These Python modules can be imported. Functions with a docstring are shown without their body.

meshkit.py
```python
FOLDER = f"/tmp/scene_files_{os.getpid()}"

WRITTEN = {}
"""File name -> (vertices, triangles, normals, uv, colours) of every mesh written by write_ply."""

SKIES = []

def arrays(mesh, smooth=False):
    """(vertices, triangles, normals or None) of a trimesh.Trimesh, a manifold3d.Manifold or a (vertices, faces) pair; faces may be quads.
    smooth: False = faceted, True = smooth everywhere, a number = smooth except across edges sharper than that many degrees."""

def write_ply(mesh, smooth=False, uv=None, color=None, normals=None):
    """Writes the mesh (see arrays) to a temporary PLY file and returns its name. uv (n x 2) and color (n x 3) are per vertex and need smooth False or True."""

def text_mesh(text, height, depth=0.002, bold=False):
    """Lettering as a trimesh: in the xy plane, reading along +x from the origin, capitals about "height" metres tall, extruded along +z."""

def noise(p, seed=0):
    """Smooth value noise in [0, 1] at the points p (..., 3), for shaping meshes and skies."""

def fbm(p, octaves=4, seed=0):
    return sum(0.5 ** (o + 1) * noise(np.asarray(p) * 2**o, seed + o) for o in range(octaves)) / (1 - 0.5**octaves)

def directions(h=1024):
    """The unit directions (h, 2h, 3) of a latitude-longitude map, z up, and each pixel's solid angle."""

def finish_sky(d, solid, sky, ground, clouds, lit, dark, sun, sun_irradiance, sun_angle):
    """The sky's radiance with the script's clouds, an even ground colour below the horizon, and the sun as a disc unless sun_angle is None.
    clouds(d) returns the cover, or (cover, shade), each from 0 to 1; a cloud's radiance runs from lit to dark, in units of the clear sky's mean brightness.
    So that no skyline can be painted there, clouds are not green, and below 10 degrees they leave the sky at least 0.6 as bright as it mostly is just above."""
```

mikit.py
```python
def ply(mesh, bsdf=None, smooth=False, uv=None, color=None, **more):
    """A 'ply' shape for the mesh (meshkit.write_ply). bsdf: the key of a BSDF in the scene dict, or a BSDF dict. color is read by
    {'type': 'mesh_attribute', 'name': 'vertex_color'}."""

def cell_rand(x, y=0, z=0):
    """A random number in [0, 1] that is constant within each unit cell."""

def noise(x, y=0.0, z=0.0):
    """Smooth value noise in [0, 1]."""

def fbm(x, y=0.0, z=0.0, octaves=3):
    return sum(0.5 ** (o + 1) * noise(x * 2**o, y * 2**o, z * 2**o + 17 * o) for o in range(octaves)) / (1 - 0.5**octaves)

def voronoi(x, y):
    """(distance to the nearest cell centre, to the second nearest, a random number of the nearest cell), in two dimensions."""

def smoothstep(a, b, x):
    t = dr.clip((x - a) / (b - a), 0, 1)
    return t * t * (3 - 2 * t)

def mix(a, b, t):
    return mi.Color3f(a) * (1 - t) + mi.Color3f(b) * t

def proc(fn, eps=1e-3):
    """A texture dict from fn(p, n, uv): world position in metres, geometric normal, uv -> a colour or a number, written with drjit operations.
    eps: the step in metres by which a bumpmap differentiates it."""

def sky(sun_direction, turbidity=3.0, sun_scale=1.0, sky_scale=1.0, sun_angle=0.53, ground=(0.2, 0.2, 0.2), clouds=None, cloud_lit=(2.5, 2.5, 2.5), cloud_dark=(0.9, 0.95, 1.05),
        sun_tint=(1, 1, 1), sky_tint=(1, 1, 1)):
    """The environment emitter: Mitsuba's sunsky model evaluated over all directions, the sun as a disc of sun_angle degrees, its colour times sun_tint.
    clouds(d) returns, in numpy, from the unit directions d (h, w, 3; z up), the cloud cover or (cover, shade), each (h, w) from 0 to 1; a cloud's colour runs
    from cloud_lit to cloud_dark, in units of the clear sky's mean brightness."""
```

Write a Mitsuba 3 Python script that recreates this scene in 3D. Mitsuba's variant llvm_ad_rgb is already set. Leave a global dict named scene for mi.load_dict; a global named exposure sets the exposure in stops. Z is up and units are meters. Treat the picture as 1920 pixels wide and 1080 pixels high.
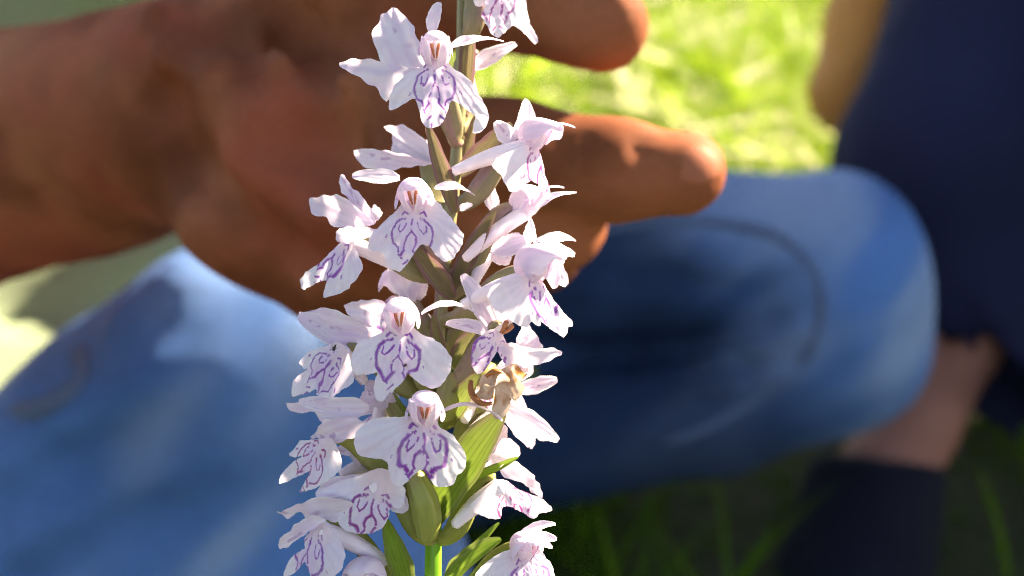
import math, random
import numpy as np, trimesh, drjit as dr, mitsuba as mi, mikit, meshkit
from scipy.spatial import Delaunay
from scipy.interpolate import CubicSpline
from shapely.geometry import Polygon
from shapely import contains_xy
from mikit import noise, fbm, smoothstep, mix

random.seed(7); rng = np.random.default_rng(7)
scene, labels = {}, {}
T = mi.ScalarTransform4f

# ---------------------------------------------------------------- camera, sky, exposure
HALF = 0.4663                      # tangent of half the horizontal angle
PITCH, CAM_H = math.radians(20), 0.39
F_ = np.array([0, math.cos(PITCH), -math.sin(PITCH)])
U_ = np.array([0, math.sin(PITCH), math.cos(PITCH)])
R_ = np.array([1.0, 0, 0]); EYE = np.array([0, 0, CAM_H])
scene['camera'] = {'type': 'thinlens', 'fov': 2 * math.degrees(math.atan(HALF)), 'fov_axis': 'x',
                   'aperture_radius': 0.0011, 'focus_distance': 0.1195, 'near_clip': 0.01, 'far_clip': 2000.0,
                   'to_world': T().look_at(origin=EYE.tolist(), target=(EYE + F_).tolist(), up=[0, 0, 1])}
SUN = np.array([0.75, 0.40, 0.60])
scene['sky'] = mikit.sky(SUN.tolist(), turbidity=3, sun_scale=1.0, sun_angle=2.5, sky_scale=0.44, sky_tint=(1.38, 1.0, 0.76))
exposure = 4.65

# ---------------------------------------------------------------- helpers
D0 = 12.7                          # cm from the lens to the stem of the orchid
def C(px, py, dz=0.0):
    """A point (cm) in the frame of the orchid: x right, y up, z towards the viewer, the lens at the origin."""
    d = D0 - dz
    k = HALF / 960 * d
    return np.array([(px - 960) * k, (540 - py) * k, -d])
def P(px, py, d): return C(px, py, D0 - d)
def world(v):
    v = np.asarray(v, float) / 100
    return EYE + v[..., :1] * R_ + v[..., 1:2] * U_ - v[..., 2:3] * F_
def local(w):                       # world metres -> cm in the orchid's frame
    q = np.asarray(w, float) - EYE
    return 100 * np.stack([q @ R_, q @ U_, -(q @ F_)], -1)
def numbered(key):
    if key not in scene and not any(k.startswith(key + '__') for k in scene): return key
    n = 1
    while f'{key}_{n:03d}' in scene or any(k.startswith(f'{key}_{n:03d}__') for k in scene): n += 1
    return f'{key}_{n:03d}'
def put(name, parent, v, f, mat, uv=None, smooth=True, raw=False):
    key = numbered(parent + '__' + name if parent else name)
    scene[key] = mikit.ply((v if raw else world(v), f), mat, smooth=smooth, uv=uv)
    return key
def unit(v): return np.asarray(v, float) / (np.linalg.norm(v) + 1e-12)
def spline(points, n):
    p = np.asarray(points, float)
    t = np.r_[0, np.cumsum(np.linalg.norm(np.diff(p, axis=0), axis=1))]
    return CubicSpline(t / t[-1], p)(np.linspace(0, 1, n)) if len(p) > 2 else p[0] + np.linspace(0, 1, n)[:, None] * (p[1] - p[0])
def grid_faces(n, m, wrap=False):
    i, j = np.meshgrid(np.arange(n - 1), np.arange(m if wrap else m - 1), indexing='ij')
    a, b = (i * m + j).ravel(), (i * m + (j + 1) % m).ravel()
    c, d = ((i + 1) * m + (j + 1) % m).ravel(), ((i + 1) * m + j).ravel()
    return np.vstack([np.stack([a, b, c], 1), np.stack([a, c, d], 1)])
def tube(points, radii, n=24, sides=14, ribs=0, rib=0.0, twist=0.0, seed=0):
    """A tapered tube with closed ends; ribs: lengthwise ribs that wind round it."""
    p = spline(points, n)
    r = np.interp(np.linspace(0, 1, n), np.linspace(0, 1, len(radii)), radii)
    t = np.gradient(p, axis=0); t /= np.linalg.norm(t, axis=1, keepdims=True)
    a = np.cross(t, [0.13, 0.2, 0.97]); a /= np.linalg.norm(a, axis=1, keepdims=True)
    b = np.cross(t, a)
    th = np.arange(sides) * 2 * np.pi / sides
    rr = r[:, None] * (1 + rib * np.cos(ribs * th[None] + twist * np.linspace(0, 1, n)[:, None])) if ribs else np.repeat(r[:, None], sides, 1)
    v = p[:, None] + rr[..., None] * (np.cos(th)[None, :, None] * a[:, None] + np.sin(th)[None, :, None] * b[:, None])
    uv = np.stack(np.broadcast_arrays(th[None] / (2 * np.pi) + 10 * seed, np.linspace(0, 1, n)[:, None]), -1).reshape(-1, 2)
    v = v.reshape(-1, 3)
    f = grid_faces(n, sides, True)
    e0, e1 = len(v), len(v) + 1
    v = np.vstack([v, p[0] - t[0] * r[0] * 0.5, p[-1] + t[-1] * r[-1] * 0.5])
    uv = np.vstack([uv, [[10 * seed, 0]], [[10 * seed, 1]]])
    k = np.arange(sides)
    f = np.vstack([f, np.stack([np.full(sides, e0), (k + 1) % sides, k], 1), np.stack([np.full(sides, e1), k + (n - 1) * sides, (k + 1) % sides + (n - 1) * sides], 1)])
    return v, f, uv
def petal(base, tip, w, nrm=(0, 0, 1), bend=0.12, cup=0.3, wave=0.05, peak=0.45, seed=0, twist=0.0, n=26, m=13, blunt=0.55, thick=0.0):
    """A petal or leaf: base to tip with a bend along its normal, a hollow (cup) and an uneven edge."""
    base, tip = np.asarray(base, float), np.asarray(tip, float)
    L = np.linalg.norm(tip - base); d = (tip - base) / L
    nn = unit(nrm); nn = unit(nn - d * (nn @ d)); s_ = np.cross(d, nn)
    t = np.linspace(0, 1, n)[:, None]; s = np.linspace(-1, 1, m)[None]
    q = np.where(t < peak, t / peak * 0.5, 0.5 + (t - peak) / (1 - peak) * 0.5)
    prof = np.sin(np.pi * np.clip(q * 0.93 + 0.045, 0, 1)) ** blunt
    r_ = np.random.default_rng(1000 + seed)
    ph = r_.uniform(0, 6.28, 6)
    edge = 1 + 0.06 * np.sin(9 * t + ph[0] + s) + 0.035 * np.sin(23 * t + ph[1] + 2 * np.sign(s))
    half = 0.5 * w * prof * edge
    ang = twist * t
    x = s * half
    h_ = cup * half * s ** 2 + wave * w * np.abs(s) ** 2 * np.sin(7 * t * (1 + 0.3 * np.sign(s)) + ph[2] + ph[3] * np.sign(s)) + 0.025 * w * (1 - np.abs(s)) ** 3 * -1
    h_ = h_ + 0.02 * w * np.sin(5 * s * 1.7 + ph[4]) * np.sin(4 * t + ph[5])
    ca, sa = np.cos(ang), np.sin(ang)
    xx, hh = x * ca - h_ * sa, x * sa + h_ * ca
    hh = hh + bend * L * 4 * (t - t * t) * np.ones_like(s)
    v = base + (t * L)[..., None] * d + xx[..., None] * s_ + hh[..., None] * nn
    uv = np.stack(np.broadcast_arrays(s + 10 * seed, t), -1).reshape(-1, 2)
    v, f = v.reshape(-1, 3), grid_faces(n, m)
    return v, f, uv
def merge(*parts):
    vs, fs, us, at = [], [], [], 0
    for v, f, uv in parts:
        vs.append(v); fs.append(f + at); us.append(uv); at += len(v)
    return np.vstack(vs), np.vstack(fs), np.vstack(us)

def nets(f, lo, hi, h, smooth=2, hollow=None):
    """The surface f = 0 (f: cm points (n, 3) -> distance) as a mesh: naive surface nets."""
    lo, hi = np.asarray(lo, float), np.asarray(hi, float)
    n = np.ceil((hi - lo) / h).astype(int) + 1
    ax = [lo[k] + h * np.arange(n[k]) for k in range(3)]
    # coarse pass first: only blocks near the surface are sampled finely
    B = 8
    g = np.full(n, 9.0, np.float32)
    nb = -(-n // B)
    cs = np.stack(np.meshgrid(*[(np.arange(nb[k]) + 0.5) * B * h + lo[k] for k in range(3)], indexing='ij'), -1).reshape(-1, 3)
    val = f(cs)
    idx = np.stack(np.meshgrid(*[np.arange(nb[k]) for k in range(3)], indexing='ij'), -1).reshape(-1, 3)
    reach = B * h * 1.25 + 0.2
    for (i, j, k), c in zip(idx[val < -reach] * B, val[val < -reach]): g[i:i + B, j:j + B, k:k + B] = c
    near = idx[np.abs(val) <= reach] * B
    for s in range(0, len(near), 400):
        blk = near[s:s + 400]
        off = np.stack(np.meshgrid(*[np.arange(B)] * 3, indexing='ij'), -1).reshape(-1, 3)
        ii = (blk[:, None] + off[None]).reshape(-1, 3)
        ii = ii[(ii < n).all(1)]
        g[ii[:, 0], ii[:, 1], ii[:, 2]] = f(lo + ii * h)
    ins = g < 0
    c0 = [ins[i:n[0] - 1 + i, j:n[1] - 1 + j, k:n[2] - 1 + k] for i in (0, 1) for j in (0, 1) for k in (0, 1)]
    cnt = sum(c.astype(np.int8) for c in c0)
    cell = (cnt > 0) & (cnt < 8)
    ci = np.argwhere(cell)
    num = np.full(cell.shape, -1, np.int64); num[cell] = np.arange(len(ci))
    acc, m = np.zeros((len(ci), 3)), np.zeros(len(ci))
    corner = [(i, j, k) for i in (0, 1) for j in (0, 1) for k in (0, 1)]
    for a in corner:
        for d in range(3):
            if a[d]: continue
            b = list(a); b[d] = 1
            ga = g[ci[:, 0] + a[0], ci[:, 1] + a[1], ci[:, 2] + a[2]]; gb = g[ci[:, 0] + b[0], ci[:, 1] + b[1], ci[:, 2] + b[2]]
            on = (ga < 0) != (gb < 0)
            t = np.where(on, ga / np.where(on, ga - gb, 1), 0)
            pt = np.array(a, float)[None] + t[:, None] * (np.array(b) - np.array(a))[None]
            acc += pt * on[:, None]; m += on
    v = lo + (ci + acc / m[:, None]) * h
    quads = []
    for d in range(3):
        e, o = [(1, 2), (2, 0), (0, 1)][d], [slice(None)] * 3
        A, Bm = [slice(0, n[k] - 1) for k in range(3)], [slice(0, n[k] - 1) for k in range(3)]
        Bm[d] = slice(1, n[d])
        for k in e: A[k] = slice(1, n[k] - 1); Bm[k] = slice(1, n[k] - 1)
        sa, sb = ins[tuple(A)], ins[tuple(Bm)]
        q = np.argwhere(sa != sb)
        flip = sa[tuple(q.T)]
        base = q.copy(); 
        for k in e: base[:, k] += 1
        def at(du, dv):
            w = base.copy(); w[:, e[0]] -= du; w[:, e[1]] -= dv
            return num[tuple(w.T)]
        Q = np.stack([at(1, 1), at(0, 1), at(0, 0), at(1, 0)], 1)
        quads.append(np.where(flip[:, None], Q, Q[:, ::-1]))
    Q = np.vstack(quads); Q = Q[(Q >= 0).all(1)]
    mesh = trimesh.Trimesh(v, np.vstack([Q[:, [0, 1, 2]], Q[:, [0, 2, 3]]]), process=False)
    if smooth: trimesh.smoothing.filter_taubin(mesh, lamb=0.5, nu=0.52, iterations=smooth * 2)
    return np.array(mesh.vertices), np.array(mesh.faces)

def cone(a, b, ra, rb):
    a, b = np.asarray(a, float), np.asarray(b, float); ab = b - a; l2 = ab @ ab + 1e-9
    def f(p):
        t = np.clip((p - a) @ ab / l2, 0, 1)
        return np.linalg.norm(p - a - t[:, None] * ab, axis=1) - (ra + (rb - ra) * t)
    return f
def chain(pts, rad): return [cone(pts[i], pts[i + 1], rad[i], rad[i + 1]) for i in range(len(pts) - 1)]
def ball(c, r):
    c, r = np.asarray(c, float), np.asarray(r, float) * np.ones(3)
    return lambda p: (np.linalg.norm((p - c) / r, axis=1) - 1) * r.min()
def smin(a, b, k):
    h = np.clip(0.5 + 0.5 * (b - a) / k, 0, 1)
    return b + (a - b) * h - k * h * (1 - h)
def smax(a, b, k): return -smin(-a, -b, k)
def union(fs, k):
    def f(p):
        d = fs[0](p)
        for g in fs[1:]: d = smin(d, g(p), k)
        return d
    return f


# ---------------------------------------------------------------- materials
def rgb(*c): return {'type': 'rgb', 'value': list(c)}
def seeded(uv):
    k = dr.round(uv.x / 10)
    return uv.x - 10 * k, uv.y, k
MARKS = [   # (points in cm on the flat lip, right half; line width; how broken)
    ([(.150, .120), (.195, .160), (.215, .240), (.208, .330), (.195, .385), (.140, .415), (.118, .465)], .0190, .22),
    ([(.060, .140), (.085, .215), (.120, .260), (.150, .225), (.145, .160)], .0115, .45),
    ([(.000, .100), (.002, .240)], .0120, .25), ([(.002, .240), (.040, .300), (.062, .380), (.055, .440)], .0135, .22),
    ([(.050, .440), (.100, .505)], .0160, .3), ([(.030, .560), (.080, .600)], .0140, .35), ([(.045, .650), (.062, .700)], .0150, .4),
    ([(.050, .040), (.085, .018), (.118, .055)], .0120, .2), ([(.075, .085), (.090, .100)], .0150, .3), ([(.110, .095), (.135, .115)], .0120, .4),
    ([(.090, .535), (.125, .490)], .0110, .45), ([(.265, .310), (.280, .335)], .0110, .55)]
def lip_color(p, n, uv):
    x, y, k = seeded(uv)
    wob = 0.050 * (noise(x * 7 + k * 3.7, y * 7, k) - 0.5)
    wob2 = 0.050 * (noise(x * 7 + k * 1.3, y * 7 + 9, k + 31) - 0.5)
    fine = 0.010 * (noise(x * 55, y * 55, k) - 0.5)
    ax, yy = dr.abs(x + wob) + fine, y + wob2 + fine + 0.01
    ink = mi.Float(0)
    for pts, wd, brk in MARKS:
        d = mi.Float(9)
        for (x0, y0), (x1, y1) in zip(pts, pts[1:]):
            ex, ey = x1 - x0, y1 - y0
            t = dr.clip(((ax - x0) * ex + (yy - y0) * ey) / (ex * ex + ey * ey), 0, 1)
            d = dr.minimum(d, dr.square(ax - x0 - t * ex) + dr.square(yy - y0 - t * ey))
        gap = noise(x * 34 + 5 * k, y * 34, pts[0][0] * 90 + k)
        on = smoothstep(brk * 0.62, brk * 0.62 + 0.18, gap + 0.22 * (noise(k * 7.7, pts[0][1] * 40) - .45))
        wv = wd * (.55 + 1.0 * noise(k * 3.3 + 1, pts[0][0] * 60))
        ink = dr.maximum(ink, on * (1 - smoothstep(wv * 0.25, wv * 1.3, dr.sqrt(d) * (0.75 + 0.5 * noise(ax * 24 + k, yy * 24, 5)))))
    tint = (1 - smoothstep(0.10, 0.24, dr.abs(x))) * smoothstep(0.02, 0.12, y) * (1 - smoothstep(0.40, 0.56, y))
    pink = (1 - smoothstep(0.03, 0.16, y)) * (1 - smoothstep(0.1, 0.3, dr.abs(x)))
    c = mix((.82, .79, .90), (.77, .64, .88), tint * (0.45 + 0.5 * noise(x * 12, y * 12, k)))
    c = mix(c, (.83, .66, .74), pink * 0.7)
    ray = dr.atan2(x + .05 * (noise(x * 5, y * 5, k) - .5), y + .06)
    vein = smoothstep(.62, .95, dr.abs(dr.sin(ray * 15 + 1.5 * noise(x * 6, y * 6, k + 9)))) * smoothstep(.12, .3, dr.sqrt(x * x + y * y))
    c = c * (0.93 + 0.09 * fbm(x * 40, y * 14, k, 2)) * (1 - mi.Color3f(.035, .06, .02) * vein)
    c = c * (1 - mi.Color3f(.04, .08, .03) * smoothstep(.5, .8, noise(x * 3.3 + k, y * 3.3, 4)))
    return mix(c, mix(mix((.17, .03, .36), (.30, .09, .48), noise(x * 20, y * 20, k + 3)), (.30, .045, .25), smoothstep(.45, .7, noise(k * 5.3, 2.2))), ink * (0.78 + 0.22 * noise(x * 9 + k, y * 9)))
def sepal_color(p, n, uv):
    s, t, k = seeded(uv)
    wob = 0.35 * (noise(t * 9, k * 3.1) - 0.5)
    mid = (1 - smoothstep(0.06, 0.20, dr.abs(s + wob))) * smoothstep(0.52, 0.70, noise(t * 13 + k, s * 3, k)) * smoothstep(0.25, 0.4, t) * (1 - smoothstep(0.85, 0.95, t))
    spots = smoothstep(0.80, 0.87, noise(s * 4.2 + k, t * 13, k + 5)) * smoothstep(0.7, 0.8, noise(k * 1.7, 0.3)) * (1 - smoothstep(.5, .9, dr.abs(s)))
    c = mix((.83, .76, .88), (.75, .62, .81), 0.6 * smoothstep(0.3, 0.75, noise(s * 1.5 + k, t * 4, k)))
    c = c * (0.93 + 0.08 * noise(s * 9 + k, t * 3)) * (1 - mi.Color3f(.04, .07, .03) * smoothstep(.7, .97, dr.abs(dr.sin(s * 7.5 + .8 * noise(t * 5, k)))))
    c = mix(c, (.86, .84, .88), smoothstep(0.82, 0.97, dr.abs(s)))
    return mix(c, (.44, .27, .50), dr.clip(0.62 * mid * smoothstep(.35, .5, noise(k * 2.3, 4.4)) + 0.75 * spots, 0, 1))
def spur_color(p, n, uv):
    s, t, k = seeded(uv)
    return mix((.76, .66, .74), (.84, .78, .84), noise(s * 8, t * 6, k)) * (0.92 + .1 * noise(s * 25, t * 2))
def ovary_color(p, n, uv):
    s, t, k = seeded(uv)
    up = smoothstep(0.328, 0.348, p.z)
    g = mix((.23, .25, .055), (.19, .155, .095), up * (0.55 + 0.45 * noise(s * 3, t * 3, k)))
    return mix(g, (.24, .13, .16), 0.65 * smoothstep(0.5, 0.8, noise(s * 6 + k, t * 2.2, k)) * (0.25 + 0.75 * up)) * (0.85 + 0.3 * fbm(s * 22, t * 3, k))
def bract_color(p, n, uv):
    s, t, k = seeded(uv)
    up = smoothstep(0.328, 0.348, p.z)
    vein = smoothstep(0.35, 0.5, dr.abs(dr.sin(s * 11)))
    g = mix((.19, .29, .035), (.185, .155, .085), up)
    g = mix(g, (.20, .10, .13), (0.25 + 0.5 * up) * smoothstep(0.65, 0.98, dr.abs(s) + 0.2 * noise(t * 8, k)))
    return g * (0.82 + 0.22 * vein) * (0.85 + 0.3 * fbm(s * 5, t * 9, k))
def stem_color(p, n, uv):
    s, t, k = seeded(uv)
    up = smoothstep(0.320, 0.345, p.z)
    g = mix((.17, .40, .02), (.20, .185, .085), up)
    return mix(g, (.22, .11, .15), up * 0.7 * smoothstep(0.55, 0.75, noise(s * 9, t * 12))) * (0.85 + 0.25 * noise(s * 30, t * 5))
def thin(fn, trans=0.75, rough=0.55, ior=1.3):
    return {'type': 'principledthin', 'base_color': mikit.proc(fn), 'roughness': rough, 'diff_trans': trans, 'eta': ior}
scene['mat_lip'] = thin(lip_color, 0.70)
scene['mat_sepal'] = thin(sepal_color, 0.68)
scene['mat_spur'] = {'type': 'principled', 'base_color': mikit.proc(spur_color), 'roughness': 0.45, 'specular': 0.35}
scene['mat_ovary'] = {'type': 'principled', 'base_color': mikit.proc(ovary_color), 'roughness': 0.42, 'specular': 0.4}
scene['mat_bract'] = thin(bract_color, 0.7, 0.40, 1.4)
scene['mat_stem'] = {'type': 'principled', 'base_color': mikit.proc(stem_color), 'roughness': 0.38, 'specular': 0.45}
scene['mat_column'] = {'type': 'principled', 'base_color': rgb(.78, .66, .62), 'roughness': 0.4}
scene['mat_anther'] = {'type': 'principled', 'base_color': mikit.proc(lambda p, n, uv: mix((.30, .085, .03), (.48, .20, .08), noise(p.x * 4000, p.y * 4000, p.z * 2500))), 'roughness': 0.5}
scene['mat_withered'] = thin(lambda p, n, uv: mix((.62, .50, .40), (.34, .16, .045), smoothstep(0.45, 0.75, fbm(p.x * 600, p.y * 600, p.z * 600))), 0.4, 0.6)
scene['mat_brown'] = {'type': 'principled', 'base_color': mikit.proc(lambda p, n, uv: mix((.34, .13, .02), (.16, .05, .012), fbm(p.x * 900, p.y * 900, p.z * 900))), 'roughness': 0.45}
scene['mat_insect'] = {'type': 'principled', 'base_color': rgb(.02, .012, .008), 'roughness': 0.3}
scene['mat_speck'] = {'type': 'principled', 'base_color': rgb(.75, .8, .85), 'roughness': 0.4}
def skin_color(p, n, uv):
    b = fbm(p.x * 42, p.y * 42, p.z * 42, 4)
    c = mix((.13, .040, .016), (.27, .096, .046), smoothstep(.28, .72, b))
    c = mix(c, (.27, .064, .036), 0.7 * smoothstep(.48, .72, fbm(p.x * 24 + 4, p.y * 24, p.z * 24)))
    c = mix(c, (.10, .030, .011), 0.55 * smoothstep(.52, .75, fbm(p.x * 60 + 9, p.y * 60, p.z * 60)))
    return c * (0.92 + 0.16 * noise(p.x * 900, p.y * 900, p.z * 900))
scene['mat_skin'] = {'type': 'principled', 'base_color': mikit.proc(skin_color), 'roughness': 0.7, 'specular': 0.10}
scene['mat_skin_pale'] = {'type': 'principled', 'base_color': mikit.proc(lambda p, n, uv: mix(mix((.24, .105, .075), (.30, .14, .105), fbm(p.x * 40, p.y * 40, p.z * 40)), mix((.44, .20, .042), (.50, .25, .08), fbm(p.x * 30, p.y * 30, p.z * 30)), smoothstep(.12, .26, p.z))), 'roughness': 0.6, 'specular': 0.2}
scene['mat_nail'] = {'type': 'principled', 'base_color': rgb(.29, .105, .058), 'roughness': 0.55, 'specular': 0.1}
def denim_color(p, n, uv):
    b = fbm(p.x * 9, p.y * 9, p.z * 9, 4)
    w = noise(p.x * 1500, p.y * 300, p.z * 300) * 0.5 + noise(p.x * 300, p.y * 300, p.z * 1500) * 0.5
    c = mix((.008, .022, .068), (.022, .050, .135), smoothstep(.38, .64, b))
    worn_lit = mi.Float(0)  # wear on knee and thigh that also carries painted light
    for (x, y, z), r in WORN_LIT:
        worn_lit = dr.maximum(worn_lit, 1 - smoothstep(.15, 1.15, dr.sqrt(dr.square(p.x - x) + dr.square(p.y - y) + dr.square(p.z - z)) / r))
    c = mix(c, (.070, .165, .43), dr.clip(worn_lit * (.05 + 1.6 * b), 0, 1))
    streak = smoothstep(.44, .70, fbm(p.x * 16 - p.z * 16 + 3, p.y * 5, p.x * 5 + p.z * 5, 3))
    return mix(c, (.20, .28, .44), streak * (.10 + .75 * worn_lit)) * (0.80 + 0.4 * w)
WORN_LIT = [(world(P(1690, 560, 60)), .105), (world(P(1500, 370, 62)), .08), (world(P(230, 900, 36)), .125), (world(P(20, 1020, 40)), .17), (world(P(520, 1000, 35)), .15), (world(P(60, 800, 42)), .07)]  # spheres where the light gradient is painted in as paler denim
WORN_LIT = [([float(a) for a in w], r) for w, r in WORN_LIT]
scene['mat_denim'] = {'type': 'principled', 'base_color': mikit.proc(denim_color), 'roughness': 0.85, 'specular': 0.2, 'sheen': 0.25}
scene['mat_seam'] = {'type': 'principled', 'base_color': rgb(.060, .095, .185), 'roughness': 0.85}
def cloth(c, s=0.12, f=8):
    return {'type': 'principled', 'base_color': mikit.proc(lambda p, n, uv: mi.Color3f(c) * (1 - s + 2 * s * fbm(p.x * f, p.y * f, p.z * f)) * (0.9 + 0.2 * noise(p.x * 1200, p.y * 1200, p.z * 1200))), 'roughness': 0.9, 'specular': 0.15, 'sheen': 0.2}
scene['mat_shirt'] = cloth((.165, .21, .135))
scene['mat_navy'] = cloth((.012, .015, .048), 0.25)
scene['mat_sock'] = cloth((.008, .009, .020), 0.3)
scene['mat_hair'] = cloth((.03, .02, .012), 0.3, 60)
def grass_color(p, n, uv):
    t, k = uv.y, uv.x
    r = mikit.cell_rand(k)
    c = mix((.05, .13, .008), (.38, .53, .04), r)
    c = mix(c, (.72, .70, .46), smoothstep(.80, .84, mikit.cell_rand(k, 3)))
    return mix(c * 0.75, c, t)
scene['mat_grass'] = {'type': 'principledthin', 'base_color': mikit.proc(grass_color), 'roughness': 0.36, 'diff_trans': 1.0, 'eta': 1.45}
scene['mat_ground'] = {'type': 'principled', 'base_color': mikit.proc(lambda p, n, uv: mix((.016, .014, .006), (.028, .036, .010), fbm(p.x * 6, p.y * 6, 0, 4))), 'roughness': 0.95}

# ---------------------------------------------------------------- the orchid
def rot(yaw, pitch=0, roll=0):
    y, p_, r = map(math.radians, (yaw, pitch, roll))
    Ry = np.array([[math.cos(y), 0, math.sin(y)], [0, 1, 0], [-math.sin(y), 0, math.cos(y)]])
    Rx = np.array([[1, 0, 0], [0, math.cos(p_), -math.sin(p_)], [0, math.sin(p_), math.cos(p_)]])
    Rz = np.array([[math.cos(r), -math.sin(r), 0], [math.sin(r), math.cos(r), 0], [0, 0, 1]])
    return Ry @ Rx @ Rz
def stem_x(py): return 866 - 62 * (np.asarray(py, float) / 1080) + 8 * np.sin(np.asarray(py, float) / 140)
def S(py, dz=0.0): return C(float(stem_x(py)), py, dz)

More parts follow.
